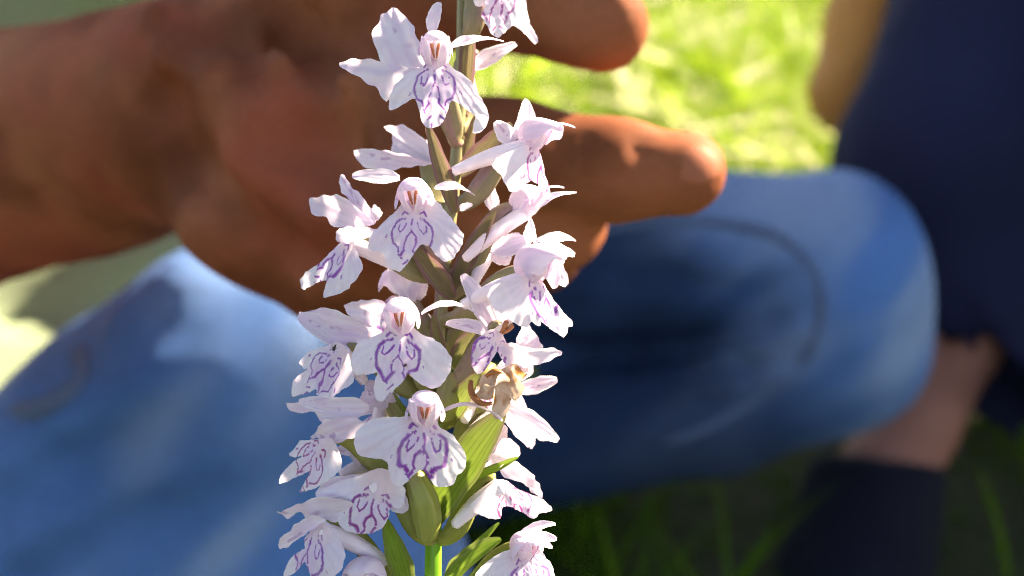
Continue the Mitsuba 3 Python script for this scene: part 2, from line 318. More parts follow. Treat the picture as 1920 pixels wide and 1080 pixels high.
def lip_mesh(seed, sx=1.0, sy=1.0, mid=1.0, notch=0.0, flare=0.0, curl=1.0, skew=0.0, side=(1.0, 1.0), drop=1.0):
    """The three-lobed lip: a flat outline cut out, then bent. x to the right, y up, z out of the flower."""
    half = [(.055, .0), (.10, .05), (.16, .105), (.29, .135), (.42, .20), (.52, .31), (.565, .43), (.55, .545), (.475, .61), (.385, .585), (.305, .525),
            (.245, .485 + notch * -.1), (.215, .53), (.185, .61 * mid + .0), (.145, .69 * mid), (.075, .755 * mid), (0, .775 * mid)]
    r_ = np.random.default_rng(50 + seed)
    def one(sgn, amp):
        pts = []
        for x, y in half:
            k = max(0, (x - .2) / .36)
            if y > .12: x, y = x * (1 + r_.uniform(-.05, .05)) + r_.uniform(-.012, .012) * (x > 0), y * (1 + r_.uniform(-.04, .04))
            pts.append((sgn * (x if x < .2 else .2 + (x - .2) * amp), y * (1 + k * (drop - 1)) if y > .2 else y))
        return pts
    ring = one(1, side[0]) + one(-1, side[1])[::-1][1:]
    p = np.array(ring)
    for _ in range(3):                                   # round the corners
        q = np.roll(p, -1, 0); p = np.stack([0.75 * p + 0.25 * q, 0.25 * p + 0.75 * q], 1).reshape(-1, 2)
    per = np.r_[0, np.cumsum(np.linalg.norm(np.diff(np.vstack([p, p[:1]]), axis=0), axis=1))]
    n = 210; u = np.linspace(0, per[-1], n, endpoint=False); pc = np.vstack([p, p[:1]])
    p = np.stack([np.interp(u, per, pc[:, 0]), np.interp(u, per, pc[:, 1])], 1)
    tn = np.roll(p, -1, 0) - np.roll(p, 1, 0); tn /= np.linalg.norm(tn, axis=1, keepdims=True)
    out = np.stack([tn[:, 1], -tn[:, 0]], 1)
    a = np.arange(n) / n * 2 * np.pi
    cren = sum(r_.uniform(.3, 1) * np.sin(f * a + r_.uniform(0, 6.28)) for f in (13, 19, 27, 38, 52)) / 3
    p = p + out * (0.016 * cren * smooth_np(.12, .3, p[:, 1]))[:, None]
    g = np.stack(np.meshgrid(np.arange(-.75, .76, .022), np.arange(-.05, 1.1, .022)), -1).reshape(-1, 2) + r_.uniform(-.004, .004, (1, 2))
    poly = Polygon(p).buffer(0)
    inner = poly.buffer(-0.011)
    g = g[contains_xy(inner, g[:, 0], g[:, 1])]
    pts = np.vstack([p, g]); tri = Delaunay(pts).simplices
    cc = pts[tri].mean(1); tri = tri[contains_xy(poly, cc[:, 0], cc[:, 1])]
    e1, e2 = pts[tri[:, 1]] - pts[tri[:, 0]], pts[tri[:, 2]] - pts[tri[:, 0]]
    tri = np.where((e1[:, 0] * e2[:, 1] - e1[:, 1] * e2[:, 0] > 0)[:, None], tri[:, ::-1], tri)
    x, y = pts[:, 0] * sx, pts[:, 1] * sy
    x = x + skew * np.clip(y - .2, 0, 9)
    ax = np.abs(pts[:, 0])
    k = smooth_np(.10, .55, ax)
    z = .10 * np.sin(np.clip(y / .35, 0, 1) * 1.57) + flare * y - curl * (.26 * k * ax + .12 * np.clip(y - .3, 0, 1) * k) + 0.03 * np.exp(-(pts[:, 0] / .05) ** 2) * np.exp(-((y - .1) / .15) ** 2)
    z += (0.035 * (meshkit.noise(np.stack([pts[:, 0] * 5 + seed, pts[:, 1] * 5, 0 * x], -1)) - .5) + 0.018 * (meshkit.noise(np.stack([pts[:, 0] * 13 + seed, pts[:, 1] * 13, 0 * x + 5], -1)) - .5)) * smooth_np(.1, .4, y)
    z += 0.007 * np.sin(ax * 30 + y * 9) * k
    mid_ = smooth_np(.22, .12, ax) * np.clip(y - .5, 0, 1)
    z += mid_ * r_.uniform(-.5, .5)
    uv = np.stack([pts[:, 0] + 10 * seed, pts[:, 1]], -1)
    return np.stack([x, -y, z], -1), tri, uv
def lip_traced(pix, o, dz, M, seed, scale=1.0, curl=.5, flare=0.0):
    """A lip with its own outline: photo points carried onto the lip's plane (through the throat o, axes M), cut out there and bent."""
    ray = np.array([C(x, y, dz) for x, y in pix])
    tt = (o @ M[:, 2]) / (ray @ M[:, 2])
    q = (ray * tt[:, None] - o) @ M
    p = np.stack([q[:, 0], -q[:, 1]], 1)
    nx = np.roll(p, -1, 0); p = np.stack([0.88 * p + 0.12 * nx, 0.12 * p + 0.88 * nx], 1).reshape(-1, 2)
    nx = np.roll(p, -1, 0); p = np.stack([0.75 * p + 0.25 * nx, 0.25 * p + 0.75 * nx], 1).reshape(-1, 2)
    r_ = np.random.default_rng(50 + seed)
    pc = np.vstack([p, p[:1]]); per = np.r_[0, np.cumsum(np.linalg.norm(np.diff(pc, axis=0), axis=1))]
    n = int(per[-1] / .017); u = np.linspace(0, per[-1], n, endpoint=False)
    p = np.stack([np.interp(u, per, pc[:, 0]), np.interp(u, per, pc[:, 1])], 1)
    tn = np.roll(p, -1, 0) - np.roll(p, 1, 0); tn /= np.linalg.norm(tn, axis=1, keepdims=True) + 1e-9
    out = np.stack([tn[:, 1], -tn[:, 0]], 1)
    cren = sum(r_.uniform(.3, 1) * np.sin(f * np.arange(n) / n * 6.283 + r_.uniform(0, 6.28)) for f in (11, 17, 23, 31, 37)) / 3
    p = p + out * (0.007 * cren * smooth_np(.08, .25, np.hypot(p[:, 0], p[:, 1])))[:, None]
    poly = Polygon(p).buffer(0)
    if poly.geom_type != 'Polygon': poly = max(poly.geoms, key=lambda g: g.area)
    lo, hi = p.min(0), p.max(0)
    g = np.stack(np.meshgrid(np.arange(lo[0], hi[0], .021), np.arange(lo[1], hi[1], .021)), -1).reshape(-1, 2)
    inner = poly.buffer(-0.011); g = g[contains_xy(inner, g[:, 0], g[:, 1])]
    pts = np.vstack([p, g]); tri = Delaunay(pts).simplices
    cc = pts[tri].mean(1); tri = tri[contains_xy(poly, cc[:, 0], cc[:, 1])]
    e1, e2 = pts[tri[:, 1]] - pts[tri[:, 0]], pts[tri[:, 2]] - pts[tri[:, 0]]
    tri = np.where((e1[:, 0] * e2[:, 1] - e1[:, 1] * e2[:, 0] > 0)[:, None], tri[:, ::-1], tri)
    x, y = pts.T; ax = np.abs(x); k = smooth_np(.10, .55, ax)
    z = .06 * np.sin(np.clip(y / .3, 0, 1) * 1.57) + flare * y - curl * (.22 * k * ax + .10 * np.clip(y - .3, 0, 1) * k) + 0.03 * np.exp(-(x / .05) ** 2) * np.exp(-((y - .1) / .15) ** 2)
    z += (0.045 * (meshkit.noise(np.stack([x * 5 + seed, y * 5, 0 * x], -1)) - .5) + 0.022 * (meshkit.noise(np.stack([x * 13 + seed, y * 13, 0 * x + 5], -1)) - .5)) * smooth_np(.1, .4, y)
    z += 0.008 * np.sin(np.arctan2(x, y + .1) * 30) * smooth_np(.2, .6, np.hypot(x, y))       # radiating folds
    return np.stack([x, -y, z], -1), tri, np.stack([x / scale + 10 * seed, y / scale], -1)
def petal_traced(pix, dz, yaw, pitch, base, tip, seed, cup=.22, bend=.06):
    """A sepal or petal with its own outline, carried from the photo onto a tilted plane, cut out and hollowed."""
    pix = np.array(tip, float) + (np.array(pix, float) - np.array(tip, float)) * 1.09
    M, o = rot(yaw, pitch), C(*np.mean(pix, 0), dz)
    def flat(xy):
        ray = np.array([C(x, y, dz) for x, y in xy])
        return (ray * ((o @ M[:, 2]) / (ray @ M[:, 2]))[:, None] - o) @ M
    p = flat(pix)[:, :2]; p = p if Polygon(p).exterior.is_ccw else p[::-1]
    (bx, by), (tx, ty) = flat([base, tip])[:, :2]
    for a in (.10, .22):
        nx = np.roll(p, -1, 0); p = np.stack([(1 - a) * p + a * nx, a * p + (1 - a) * nx], 1).reshape(-1, 2)
    r_ = np.random.default_rng(300 + seed)
    pc = np.vstack([p, p[:1]]); per = np.r_[0, np.cumsum(np.linalg.norm(np.diff(pc, axis=0), axis=1))]
    n = int(per[-1] / .018); u = np.linspace(0, per[-1], n, endpoint=False)
    p = np.stack([np.interp(u, per, pc[:, 0]), np.interp(u, per, pc[:, 1])], 1)
    tn = np.roll(p, -1, 0) - np.roll(p, 1, 0); tn /= np.linalg.norm(tn, axis=1, keepdims=True) + 1e-9
    p = p + np.stack([tn[:, 1], -tn[:, 0]], 1) * (0.005 * sum(np.sin(f * np.arange(n) / n * 6.283 + r_.uniform(0, 6.28)) for f in (5, 8, 11)))[:, None]
    poly = Polygon(p).buffer(0)
    if poly.geom_type != 'Polygon': poly = max(poly.geoms, key=lambda g: g.area)
    lo, hi = p.min(0), p.max(0)
    g = np.stack(np.meshgrid(np.arange(lo[0], hi[0], .024), np.arange(lo[1], hi[1], .024)), -1).reshape(-1, 2)
    inner = poly.buffer(-0.012); g = g[contains_xy(inner, g[:, 0], g[:, 1])]
    pts = np.vstack([p, g]); tri = Delaunay(pts).simplices
    cc = pts[tri].mean(1); tri = tri[contains_xy(poly, cc[:, 0], cc[:, 1])]
    d = np.array([tx - bx, ty - by]); L = np.linalg.norm(d); d /= L
    t = (pts - [bx, by]) @ d / L; w = (pts - [bx, by]) @ np.array([-d[1], d[0]])
    W = np.abs(w[:len(p)]).max() + 1e-6; s_ = w / W
    z = cup * W * s_ ** 2 + bend * L * 4 * (t - t * t) - .10 * W * np.exp(-(s_ / .12) ** 2)
    z += .10 * W * np.sin(5 * t + r_.uniform(0, 6)) * np.abs(s_) ** 2 * np.sign(s_) + .08 * (meshkit.noise(np.stack([pts[:, 0] * 6 + seed, pts[:, 1] * 6, 0 * t], -1)) - .5)
    e1, e2 = pts[tri[:, 1]] - pts[tri[:, 0]], pts[tri[:, 2]] - pts[tri[:, 0]]
    tri = np.where((e1[:, 0] * e2[:, 1] - e1[:, 1] * e2[:, 0] < 0)[:, None], tri[:, ::-1], tri)
    return o + np.stack([pts[:, 0], pts[:, 1], z], -1) @ M.T, tri, np.stack([s_ + 10 * seed, np.clip(t, 0, 1)], -1)
def smooth_np(a, b, x):
    t = np.clip((np.asarray(x, float) - a) / (b - a), 0, 1)
    return t * t * (3 - 2 * t)

def hood_mesh(seed, w=.185, h=.30, reach=.24, open_=0.0):
    """Upper sepal and petals arched together over the column, open in front."""
    r_ = np.random.default_rng(80 + seed)
    n, m = 24, 25
    sp = spline([(0, -.06, -.16), (0, .10, -.20), (0, h * .8, -.13), (0, h, .01), (0, h * .92, reach * .6), (0, h * .66, reach * .98), (0, h * .50 - open_, reach * .98)], n)
    t = np.gradient(sp, axis=0); t /= np.linalg.norm(t, axis=1, keepdims=True)
    nr = np.stack([0 * t[:, 0], -t[:, 2], t[:, 1]], 1); nr = np.where((sp[:, 2:] < -.05) & (nr[:, 2:] > 0), -nr, nr)
    nr = np.stack([0 * t[:, 0], t[:, 2], -t[:, 1]], 1)
    tt = np.linspace(0, 1, n)
    rad = w * np.interp(tt, [0, .15, .5, .8, .93, 1], [.50, .80, .96, .95, .84, .45])
    s = np.linspace(-1, 1, m)
    ang = s[None] * np.radians(np.interp(tt, [0, .5, .8, 1], [125, 118, 100, 50]))[:, None]
    ang = ang * (1 + 0.05 * np.sin(11 * tt[:, None] + r_.uniform(0, 6)))
    rr = rad[:, None] * (1 + .13 * np.cos(3.1 * ang) + .05 * np.sin(9 * tt[:, None] + 3 * s[None] + r_.uniform(0, 6)) + .06 * np.sin(5 * ang + r_.uniform(0, 6)) * tt[:, None])
    v = sp[:, None] + (np.sin(ang) * rr)[..., None] * np.array([1, 0, 0]) + ((np.cos(ang) - 1) * rr + 0)[..., None] * nr[:, None]
    uv = np.stack(np.broadcast_arrays(s[None] * .75 + 10 * seed, tt[:, None]), -1).reshape(-1, 2)
    return v.reshape(-1, 3), grid_faces(n, m), uv

labels['orchid'] = {'label': 'tall spike of pale lilac spotted orchid flowers in sharp focus before the hand', 'category': 'orchid'}
pts = [S(-260), S(0), S(250), S(540), S(800), S(1080)]
foot = local(np.array([world(S(1080))[0] + .004, world(S(1080))[1] - .035, -0.01]))
v, f, uv = tube([S(-420, -.1)] + pts + [pts[-1] + np.array([-.05, -2.2, -.55]), pts[-1] * .45 + foot * .55, foot], [.03, .07, .095, .115, .13, .15, .19, .21, .24, .27, .3], 120, 18, 6, .05, 9)
put('stem', 'orchid', v, f, 'mat_stem', uv)

SEED = [0]
def nxt(): SEED[0] += 1; return SEED[0]
def flower(th, dz, yaw, pitch=0, roll=0, sc=1.0, lip={}, sepals=None, hood={}, at=None, spur=None, ovary=True, column=True, cheeks=True, label=None, parts='lhs', out=None, lroll=None, lyaw=None, lpitch=None, ps=1.0, asz=1.0, tr=()):
    """One flower: th = its throat (photo pixels at depth dz); sepals: [(tip, base, width, bend, normal, twist)], in local cm or as photo points."""
    M, o = rot(yaw, pitch, roll), C(*th, dz)
    L = lambda q: o + sc * (np.asarray(q, float) @ M.T)
    if at is None: at = S(th[1] + 110)
    elif np.isscalar(at): at = S(at)
    key = numbered('orchid__flower')
    sd = nxt()
    back = L((0, .02, -.17))
    outw = unit(back - at)
    v, f, uv = tube([at + outw * .02, at * .55 + back * .45 + np.array([0, -.06, 0]) + .05 * M[:, 2], back, L((0, .03, -.10))], [.07, .125, .115, .05], 26, 18, 3, .16, 4.0, sd)
    scene[key] = mikit.ply((world(v), f), 'mat_ovary', smooth=True, uv=uv)
    if label: labels[key] = {'label': label}
    if 'l' in parts and out:
        Ml = rot(yaw if lyaw is None else lyaw, pitch if lpitch is None else lpitch, roll if lroll is None else lroll)
        oo = L((0, -.05, .03))
        v, f, uv = lip_traced(out, oo, dz, Ml, sd, ps, lip.get('curl', .5), lip.get('flare', 0))
        put('lip', key, oo + v @ Ml.T, f, 'mat_lip', uv)
    elif 'l' in parts:
        v, f, uv = lip_mesh(sd, **lip)
        put('lip', key, L(v + np.array([0, -.06, .02])), f, 'mat_lip', uv)
    if 'h' in parts:
        v, f, uv = hood_mesh(sd, **hood)
        put('hood', key, L(v), f, 'mat_sepal', uv)
        if cheeks:
            for sg in (-1, 1):
                v, f, uv = petal(L((sg * .085, -.10, -.05)), L((sg * (.105 + .015 * (sd % 3)), .20, .20)), .25 * sc, M @ np.array([sg, -.1, .55]), .10, -.45, .06, .5, nxt())
                put('petal', key, v, f, 'mat_sepal', uv)
    if column:
        v, f, uv = tube([L((0, -.05, -.10)), L((0, .03, .0)), L((0, .13, .05)), L((0, .20, .04))], [.055 * sc, .06 * sc, .055 * sc, .03 * sc], 14, 12)
        put('column', key, v, f, 'mat_column', uv)
        for sg in (-1, 1):
            v, f, uv = tube([L((sg * .012, .005, .06)), L((sg * .026, .075, .098)), L((sg * .042, .15, .085))], [.007 * sc * asz, .015 * sc * asz, .017 * sc * asz], 10, 8)
            put('anther', key, v, f, 'mat_anther', uv)
    if spur is not False:
        e = L((.03, -.42, -.42)) if spur is None else C(*spur)
        a = L((0, -.05, -.02))
        v, f, uv = tube([a, a * .5 + e * .5 + np.array([0, .03, 0]), e], [.10 * sc, .095 * sc, .055 * sc], 22, 14, 0, 0, 0, sd)
        put('spur', key, v, f, 'mat_spur', uv)
    if sepals is None:
        sepals = [((-.62, .18, .0), (-.12, .03, -.06), .24), ((.62, .18, .0), (.12, .03, -.06), .24)]
    for q in sepals:
        tip, base, w = q[:3]
        bend = q[3] if len(q) > 3 else .10; nrm = q[4] if len(q) > 4 else None; tw = q[5] if len(q) > 5 else 0.25
        pt = lambda a: C(*a) if abs(a[0]) > 3 else L(a)
        v, f, uv = petal(pt(base), pt(tip), w, M @ np.array([0, .2, 1]) if nrm is None else nrm, bend, .25, .07, .45, nxt(), tw)
        put('sepal', key, v, f, 'mat_sepal', uv)
    for q in tr:
        v, f, uv = petal_traced(*q, nxt())
        put('sepal', key, v, f, 'mat_sepal', uv)
    return key
def bract(base, tip, w, nrm=(0, 0, 1), bend=.08, cup=.5, label=None, twist=0.2, peak=.4):
    v, f, uv = petal(C(*base), C(*tip), w, nrm, bend, cup, .03, peak, nxt(), twist, 30, 15, .6)
    k = put('bract', 'orchid', v, f, 'mat_bract', uv)
    if label: labels[k] = {'label': label}

# from the top down; yaw: which way the flower looks (0 = at the viewer, positive = right)
flower((925, -52), .35, 40, 10, 0, 1.0, dict(sx=.95, sy=1.0, curl=.9, drop=1.25), [((1000, -90, .5), (935, -60, .3), .25)], at=80, spur=(885, 40, .1), lyaw=28, lroll=6,
    out=[(904,12),(899,31),(909,48),(914,63),(930,72),(942,60),(957,47),(976,58),(998,72),(1010,83),(1017,79),(1015,67),(995,41),(988,5),(983,-10),(955,-40),(925,-45),(908,-15)])
flower((818, 112), .95, -3, 0, 0, 1.0, dict(sx=.98, sy=.92, curl=.75, drop=1.12, mid=.97), [((945, 78, .75), (846, 88, .75), .17, .14, (0, .5, 1), .8), ((824, 4, .5), (808, 62, .5), .16)], at=270, lroll=0,
    out=[(793,125),(764,137),(740,159),(729,180),(728,207),(745,202),(769,189),(780,184),(786,205),(791,229),(798,238),(810,242),(825,237),(833,229),(841,205),(848,189),(863,197),(880,209),(892,217),(887,234),(885,250),(899,248),(911,236),(918,219),(909,195),(897,176),(885,154),(865,137),(849,128),(837,111),(827,101),(812,103)],
    tr=[([(788,120),(755,125),(735,125),(723,113),(716,96),(710,67),(713,46),(717,26),(726,24),(732,11),(740,14),(762,31),(776,53),(786,77),(787,101)], 0.6, -20, -8, (790,122), (734,10)),
        ([(776,127),(735,120),(692,112),(663,109),(634,118),(637,123),(668,140),(702,156),(709,166),(723,185),(735,164),(755,142)], 0.62, -15, 20, (778,130), (634,118))])
flower((905, 105), -.55, 120, 0, 0, .85, {}, [((968, 82, -.2), (880, 132, -.15), .22, .06, (.1, .3, 1)), ((876, 84, -.1), (888, 142, -.1), .11)], at=250, spur=False, column=False, cheeks=False, parts='')
flower((1000, 266), .45, 48, 8, 4, 1.0, dict(sx=.92, sy=.85, curl=.5, flare=.1), [((928, 228, .45), (972, 272, .35), .22, .05, (-.3, .1, 1)), ((988, 186, .3), (966, 266, .3), .25, .08), ((1078, 240, .75), (1020, 238, .6), .14, .1, (0, 1, .4))], at=385, spur=(850, 322, .42), hood=dict(reach=.40, h=.27), lyaw=55, lroll=6,
    out=[(969,279),(935,296),(923,311),(938,328),(943,345),(952,360),(961,358),(981,337),(992,342),(1004,360),(1015,377),(1017,354),(1009,328),(1008,296),(1005,276),(987,271)])
flower((770, 285), -.45, -130, 5, 0, .95, {}, [((800, 262, -.3), (806, 306, -.25), .2)], at=400, spur=False, column=False, cheeks=False, parts='',
    tr=[([(660,283),(670,278),(728,278),(767,291),(795,302),(787,307),(741,312),(702,311),(673,298)], -0.1, -25, 25, (800,305), (660,284)),
        ([(735,249),(715,236),(754,239),(780,252),(800,272),(810,291),(803,305),(767,293),(735,282)], -0.25, -15, -15, (808,300), (720,242))])
flower((778, 385), .95, -5, 4, 4, 1.0, dict(sx=.98, sy=.95, mid=1.08, skew=-.16, curl=.55, side=(1.05, .9), drop=1.12), [((660, 330, .95), (750, 334, .85), .165, .05, (0, .3, 1)), ((890, 366, .8), (815, 352, .85), .16, .16, (0, .6, 1), 1.1), ((886, 384, .5), (862, 392, .4), .09)], at=520, hood=dict(w=.205), lroll=-6,
    out=[(753,382),(741,397),(715,421),(693,444),(689,469),(712,471),(722,476),(725,495),(741,507),(754,508),(767,492),(784,466),(796,455),(809,463),(819,479),(835,492),(852,484),(868,457),(869,440),(858,424),(842,405),(822,379),(808,366),(784,362)])
flower((655, 448), .6, -50, -4, -26, 1.0, dict(sx=.92, sy=.98, mid=1.25, curl=.5, skew=-.15, drop=1.0, notch=.4), [], at=520, spur=(742, 502, .3), hood=dict(h=.22), column=False, parts='l', lyaw=-42, lroll=-40, ps=.95,
    out=[(638,460),(612,492),(579,512),(567,525),(567,541),(579,544),(602,531),(623,525),(615,560),(634,554),(657,541),(673,518),(678,499),(670,473),(657,455),(646,447)],
    tr=[([(578,371),(618,366),(638,362),(657,372),(690,411),(686,418),(657,421),(631,421),(615,405),(591,397),(584,382)], 0.5, -30, 10, (692,414), (578,371)),
        ([(639,327),(647,330),(657,346),(686,375),(699,398),(695,414),(688,412),(670,395),(644,359),(636,343)], 0.58, -10, -10, (693,413), (640,328)),
        ([(699,382),(714,392),(714,405),(699,418),(690,414)], 0.5, 20, 0, (690,416), (712,388)),
        ([(630,431),(654,421),(690,424),(709,434),(690,443),(651,452),(631,447)], 0.8, -10, 25, (712,434), (630,438))])
flower((985, 392), .1, 95, 0, -8, .95, dict(sx=.75, sy=.6, curl=.6), [((913, 330, .1), (930, 402, .1), .17, .04, (-.2, 0, 1)), ((1081, 360, .35), (1005, 392, .25), .16, .1, (0, .8, .6)), ((1058, 352, .1), (990, 366, .1), .10, .1, (0, .8, .5))], at=520, spur=(872, 486, .35), hood=dict(w=.17))
flower((1000, 512), .65, 54, 2, 14, 1.08, dict(sx=1.0, sy=.95, mid=1.25, skew=.30, curl=.7), [((1078, 478, .7), (1000, 470, .6), .22, .12, (0, .6, 1)), ((1062, 536, .4), (1020, 490, .4), .24, .1, (.4, 0, 1)), ((1080, 452, .5), (1005, 452, .5), .2, .08, (0, .8, .6)), ((1040, 541, .65), (1022, 492, .6), .22, .05, (.5, 0, 1)), ((922, 470, .5), (985, 450, .45), .25, .06)], at=600, spur=(868, 572, .4), hood=dict(reach=.42, h=.30, w=.20), lyaw=45, lroll=24,
    out=[(968,521),(932,537),(926,555),(934,578),(950,594),(976,612),(986,614),(989,600),(1001,612),(1006,609),(1002,599),(1027,617),(1051,633),(1058,625),(1061,612),(1071,612),(1071,601),(1053,586),(1033,563),(1020,544),(1012,524),(991,512)])
flower((752, 612), 1.0, -4, 2, 3, 1.02, dict(sx=1.0, sy=.98, mid=1.12, skew=-.12, curl=.45, drop=1.08), [((892, 588, .8), (790, 588, .85), .17, .22, (0, .8, .7), .9)], at=740, hood=dict(w=.205, h=.31), lroll=-5, ps=1.05,
    out=[(727,605),(720,622),(692,634),(672,640),(658,668),(660,690),(668,703),(692,702),(711,695),(702,722),(706,747),(720,752),(734,736),(759,713),(767,697),(778,710),(798,724),(814,729),(828,722),(845,697),(848,674),(834,650),(812,635),(790,627),(778,616),(762,602),(740,598)],
    tr=[([(559,586),(617,573),(645,583),(676,597),(690,612),(682,640),(659,652),(639,647),(625,633),(603,616),(576,602)], 0.5, -30, 15, (684,632), (559,586)),
        ([(640,574),(676,559),(714,560),(726,594),(709,602),(692,616),(676,604),(655,586)], 0.72, -15, 20, (722,588), (640,574))])
flower((640, 655), .65, -46, 0, -26, 1.0, dict(sx=1.0, sy=.95, mid=1.2, curl=.4, skew=-.1), [((690, 625, .5), (640, 610, .45), .2), ((560, 590, .45), (655, 645, .4), .26, .05, (-.2, .4, 1))], at=740, hood=dict(w=.17, h=.22), column=False, cheeks=False, parts='l', lyaw=-40, lroll=-42,
    out=[(631,640),(612,649),(587,658),(578,663),(564,680),(575,690),(587,691),(573,699),(556,713),(552,730),(556,744),(570,740),(603,729),(600,739),(625,749),(642,735),(662,719),(662,697),(655,669),(647,648)])
flower((938, 622), .7, 12, 14, -34, .95, dict(sx=.62, sy=.80, mid=1.15, curl=.3), [((868, 514, .45), (928, 622, .45), .22, .05, (.3, 0, 1)), ((836, 606, .65), (922, 634, .6), .16, .14, (0, .7, .7), .6)], at=760, spur=False, hood=dict(w=.17, h=.20, reach=.12), cheeks=False, parts='l', lyaw=5, lroll=-32, asz=1.9, ps=.9,
    out=[(905,625),(887,638),(882,664),(885,687),(895,699),(905,695),(920,675),(932,655),(940,672),(955,690),(962,684),(958,662),(950,643),(940,622),(922,616)],
    tr=[([(947,648),(965,640),(1017,653),(1043,651),(1055,664),(1035,671),(1001,679),(986,684),(965,677),(947,658)], 0.7, 10, 25, (945,652), (1054,661)),
        ([(965,640),(978,612),(996,610),(1014,651),(990,655)], 0.45, 25, 0, (975,650), (992,610)),
        ([(985,684),(965,668),(948,662),(950,690),(965,712),(985,705),(990,692)], 0.5, 20, 0, (952,665), (985,700))])
flower((796, 784), 1.0, 2, 2, -3, 1.05, dict(sx=1.05, sy=.95, mid=.98, notch=.3, skew=-.05, curl=.35, side=(.92, 1.12), drop=1.15), [((942, 790, .85), (828, 770, .85), .17, .20, (0, .9, .5), 1.0), ((560, 752, .5), (700, 770, .4), .2, .05)], at=910, hood=dict(w=.195, h=.29), lroll=-4, ps=1.15,
    out=[(770,780),(753,782),(720,782),(687,790),(667,810),(663,833),(673,857),(700,858),(727,863),(730,887),(737,907),(753,912),(767,897),(787,880),(795,877),(803,893),(817,910),(833,912),(850,908),(858,890),(872,880),(875,857),(867,837),(847,813),(823,800),(820,787),(806,770),(786,768)])
flower((612, 828), .65, -50, 0, -22, 1.0, dict(sx=.98, sy=.98, mid=1.25, curl=.4, skew=-.12, notch=.5), [], at=920, spur=False, hood=dict(h=.2, w=.17), column=False, cheeks=False, parts='l', lyaw=-42, lroll=-36,
    out=[(600,823),(567,825),(560,837),(545,850),(557,857),(577,853),(543,877),(530,893),(527,908),(550,900),(577,887),(590,880),(577,907),(567,923),(593,917),(617,903),(637,883),(640,860),(630,833),(620,820)],
    tr=[([(530,757),(573,747),(633,743),(660,747),(680,763),(660,783),(640,787),(607,783),(590,770),(560,770),(543,763)], 0.5, -30, 20, (675,772), (530,757)),
        ([(610,783),(660,787),(672,800),(660,817),(630,823),(580,823),(597,803)], 0.68, -25, 30, (670,800), (582,822)),
        ([(672,748),(687,730),(707,737),(700,753),(677,770),(668,766)], 0.4, 10, 0, (674,768), (700,732))])
flower((925, 775), .3, 62, 5, 34, 1.0, dict(sx=.8, sy=.9, mid=1.1, curl=.6), [((1047, 826, .5), (940, 765, .35), .24, .06, (0, .5, 1)), ((1045, 712, .1), (968, 732, .1), .20, -.06, (0, .3, 1)), ((990, 838, .4), (945, 780, .4), .26, .05)], at=890, spur=(848, 862, .5), column=False, cheeks=False, parts='l', lyaw=50, lroll=40,
    out=[(950,760),(950,793),(971,811),(983,836),(991,841),(1001,830),(1003,820),(1020,828),(1046,825),(1042,815),(1024,813),(1022,801),(1007,798),(987,781),(971,764),(958,752),(940,752)])
flower((712, 908), .75, -14, 8, -6, 1.05, dict(sx=1.02, sy=.80, mid=1.3, curl=.3, notch=.5), [((592, 928, .65), (690, 905, .55), .26, .05, (0, .7, .7)), ((760, 960, .7), (725, 905, .6), .26, .05)], at=1010, spur=(640, 905, .3), column=False, cheeks=False, parts='l', lyaw=-12, lroll=-14, ps=1.1,
    out=[(707,877),(673,893),(633,903),(593,923),(600,933),(627,938),(660,933),(647,950),(633,972),(643,987),(667,995),(700,997),(720,987),(733,967),(733,947),(747,952),(758,947),(760,920),(757,912),(738,897),(728,880)])
flower((600, 985), .6, -46, 0, -14, 1.02, dict(sx=1.05, sy=1.15, mid=1.2, curl=.45, skew=-.1, notch=.6), [], at=1140, spur=(725, 1055, .4), column=False, cheeks=False, parts='l', lyaw=-38, lroll=-18, ps=1.1,
    out=[(590,983),(575,1010),(580,1027),(553,1040),(540,1067),(537,1082),(560,1073),(583,1047),(588,1080),(597,1092),(623,1085),(643,1067),(645,1037),(633,1010),(617,990),(605,976)],
    tr=[([(515,960),(547,947),(587,927),(633,933),(650,947),(643,967),(600,980),(573,967),(560,957),(543,967),(530,962)], 0.5, -25, 25, (648,962), (515,960)),
        ([(518,1023),(527,1010),(560,980),(587,967),(603,983),(577,997),(550,1017),(527,1030)], 0.6, -25, 10, (605,978), (518,1024))])
flower((940, 905), .45, 50, 4, 16, 1.1, dict(sx=.95, sy=.95, mid=1.25, curl=.5, skew=.3), [], at=1010, spur=(852, 985, .45), column=False, cheeks=False, parts='l', lyaw=40, lroll=30,
    out=[(936,897),(908,919),(886,949),(894,963),(917,972),(933,972),(938,949),(950,947),(978,961),(994,972),(1006,961),(1040,958),(1019,936),(1003,930),(967,916),(953,902)],
    tr=[([(944,819),(963,826),(966,852),(944,869),(911,886),(905,878),(922,852),(936,830)], 0.3, 25, 0, (906,884), (958,824)),
        ([(942,888),(967,866),(989,880),(1011,908),(1019,936),(1005,930),(983,905),(950,897)], 0.55, 25, 20, (944,890), (1018,934))])
flower((985, 1035), .55, 34, 0, 4, 1.0, dict(sx=.95, sy=.95, mid=1.1, curl=.6), [((1042, 984, .6), (975, 1000, .5), .16, .06, (0, .8, .6)), ((1044, 1012, .6), (985, 1000, .5), .13, .06), ((1036, 1027, .55), (985, 1004, .5), .10, .04), ((1020, 1100, .5), (985, 1030, .5), .3, .06), ((905, 1090, .5), (970, 1030, .45), .26)], at=1150, hood=dict(w=.19, h=.24), lyaw=28, lroll=2, ps=1.1,
    out=[(955,1030),(939,1038),(917,1055),(894,1080),(885,1110),(905,1130),(940,1120),(960,1150),(985,1160),(1005,1130),(1030,1130),(1045,1100),(1031,1052),(1006,1033),(985,1020)])
flower((690, 1100), .6, -20, 0, 5, .95, dict(sx=.9), [((600, 1150, .5), (670, 1100, .5), .25)], at=1230, hood=dict(w=.30, h=.36, reach=.3))

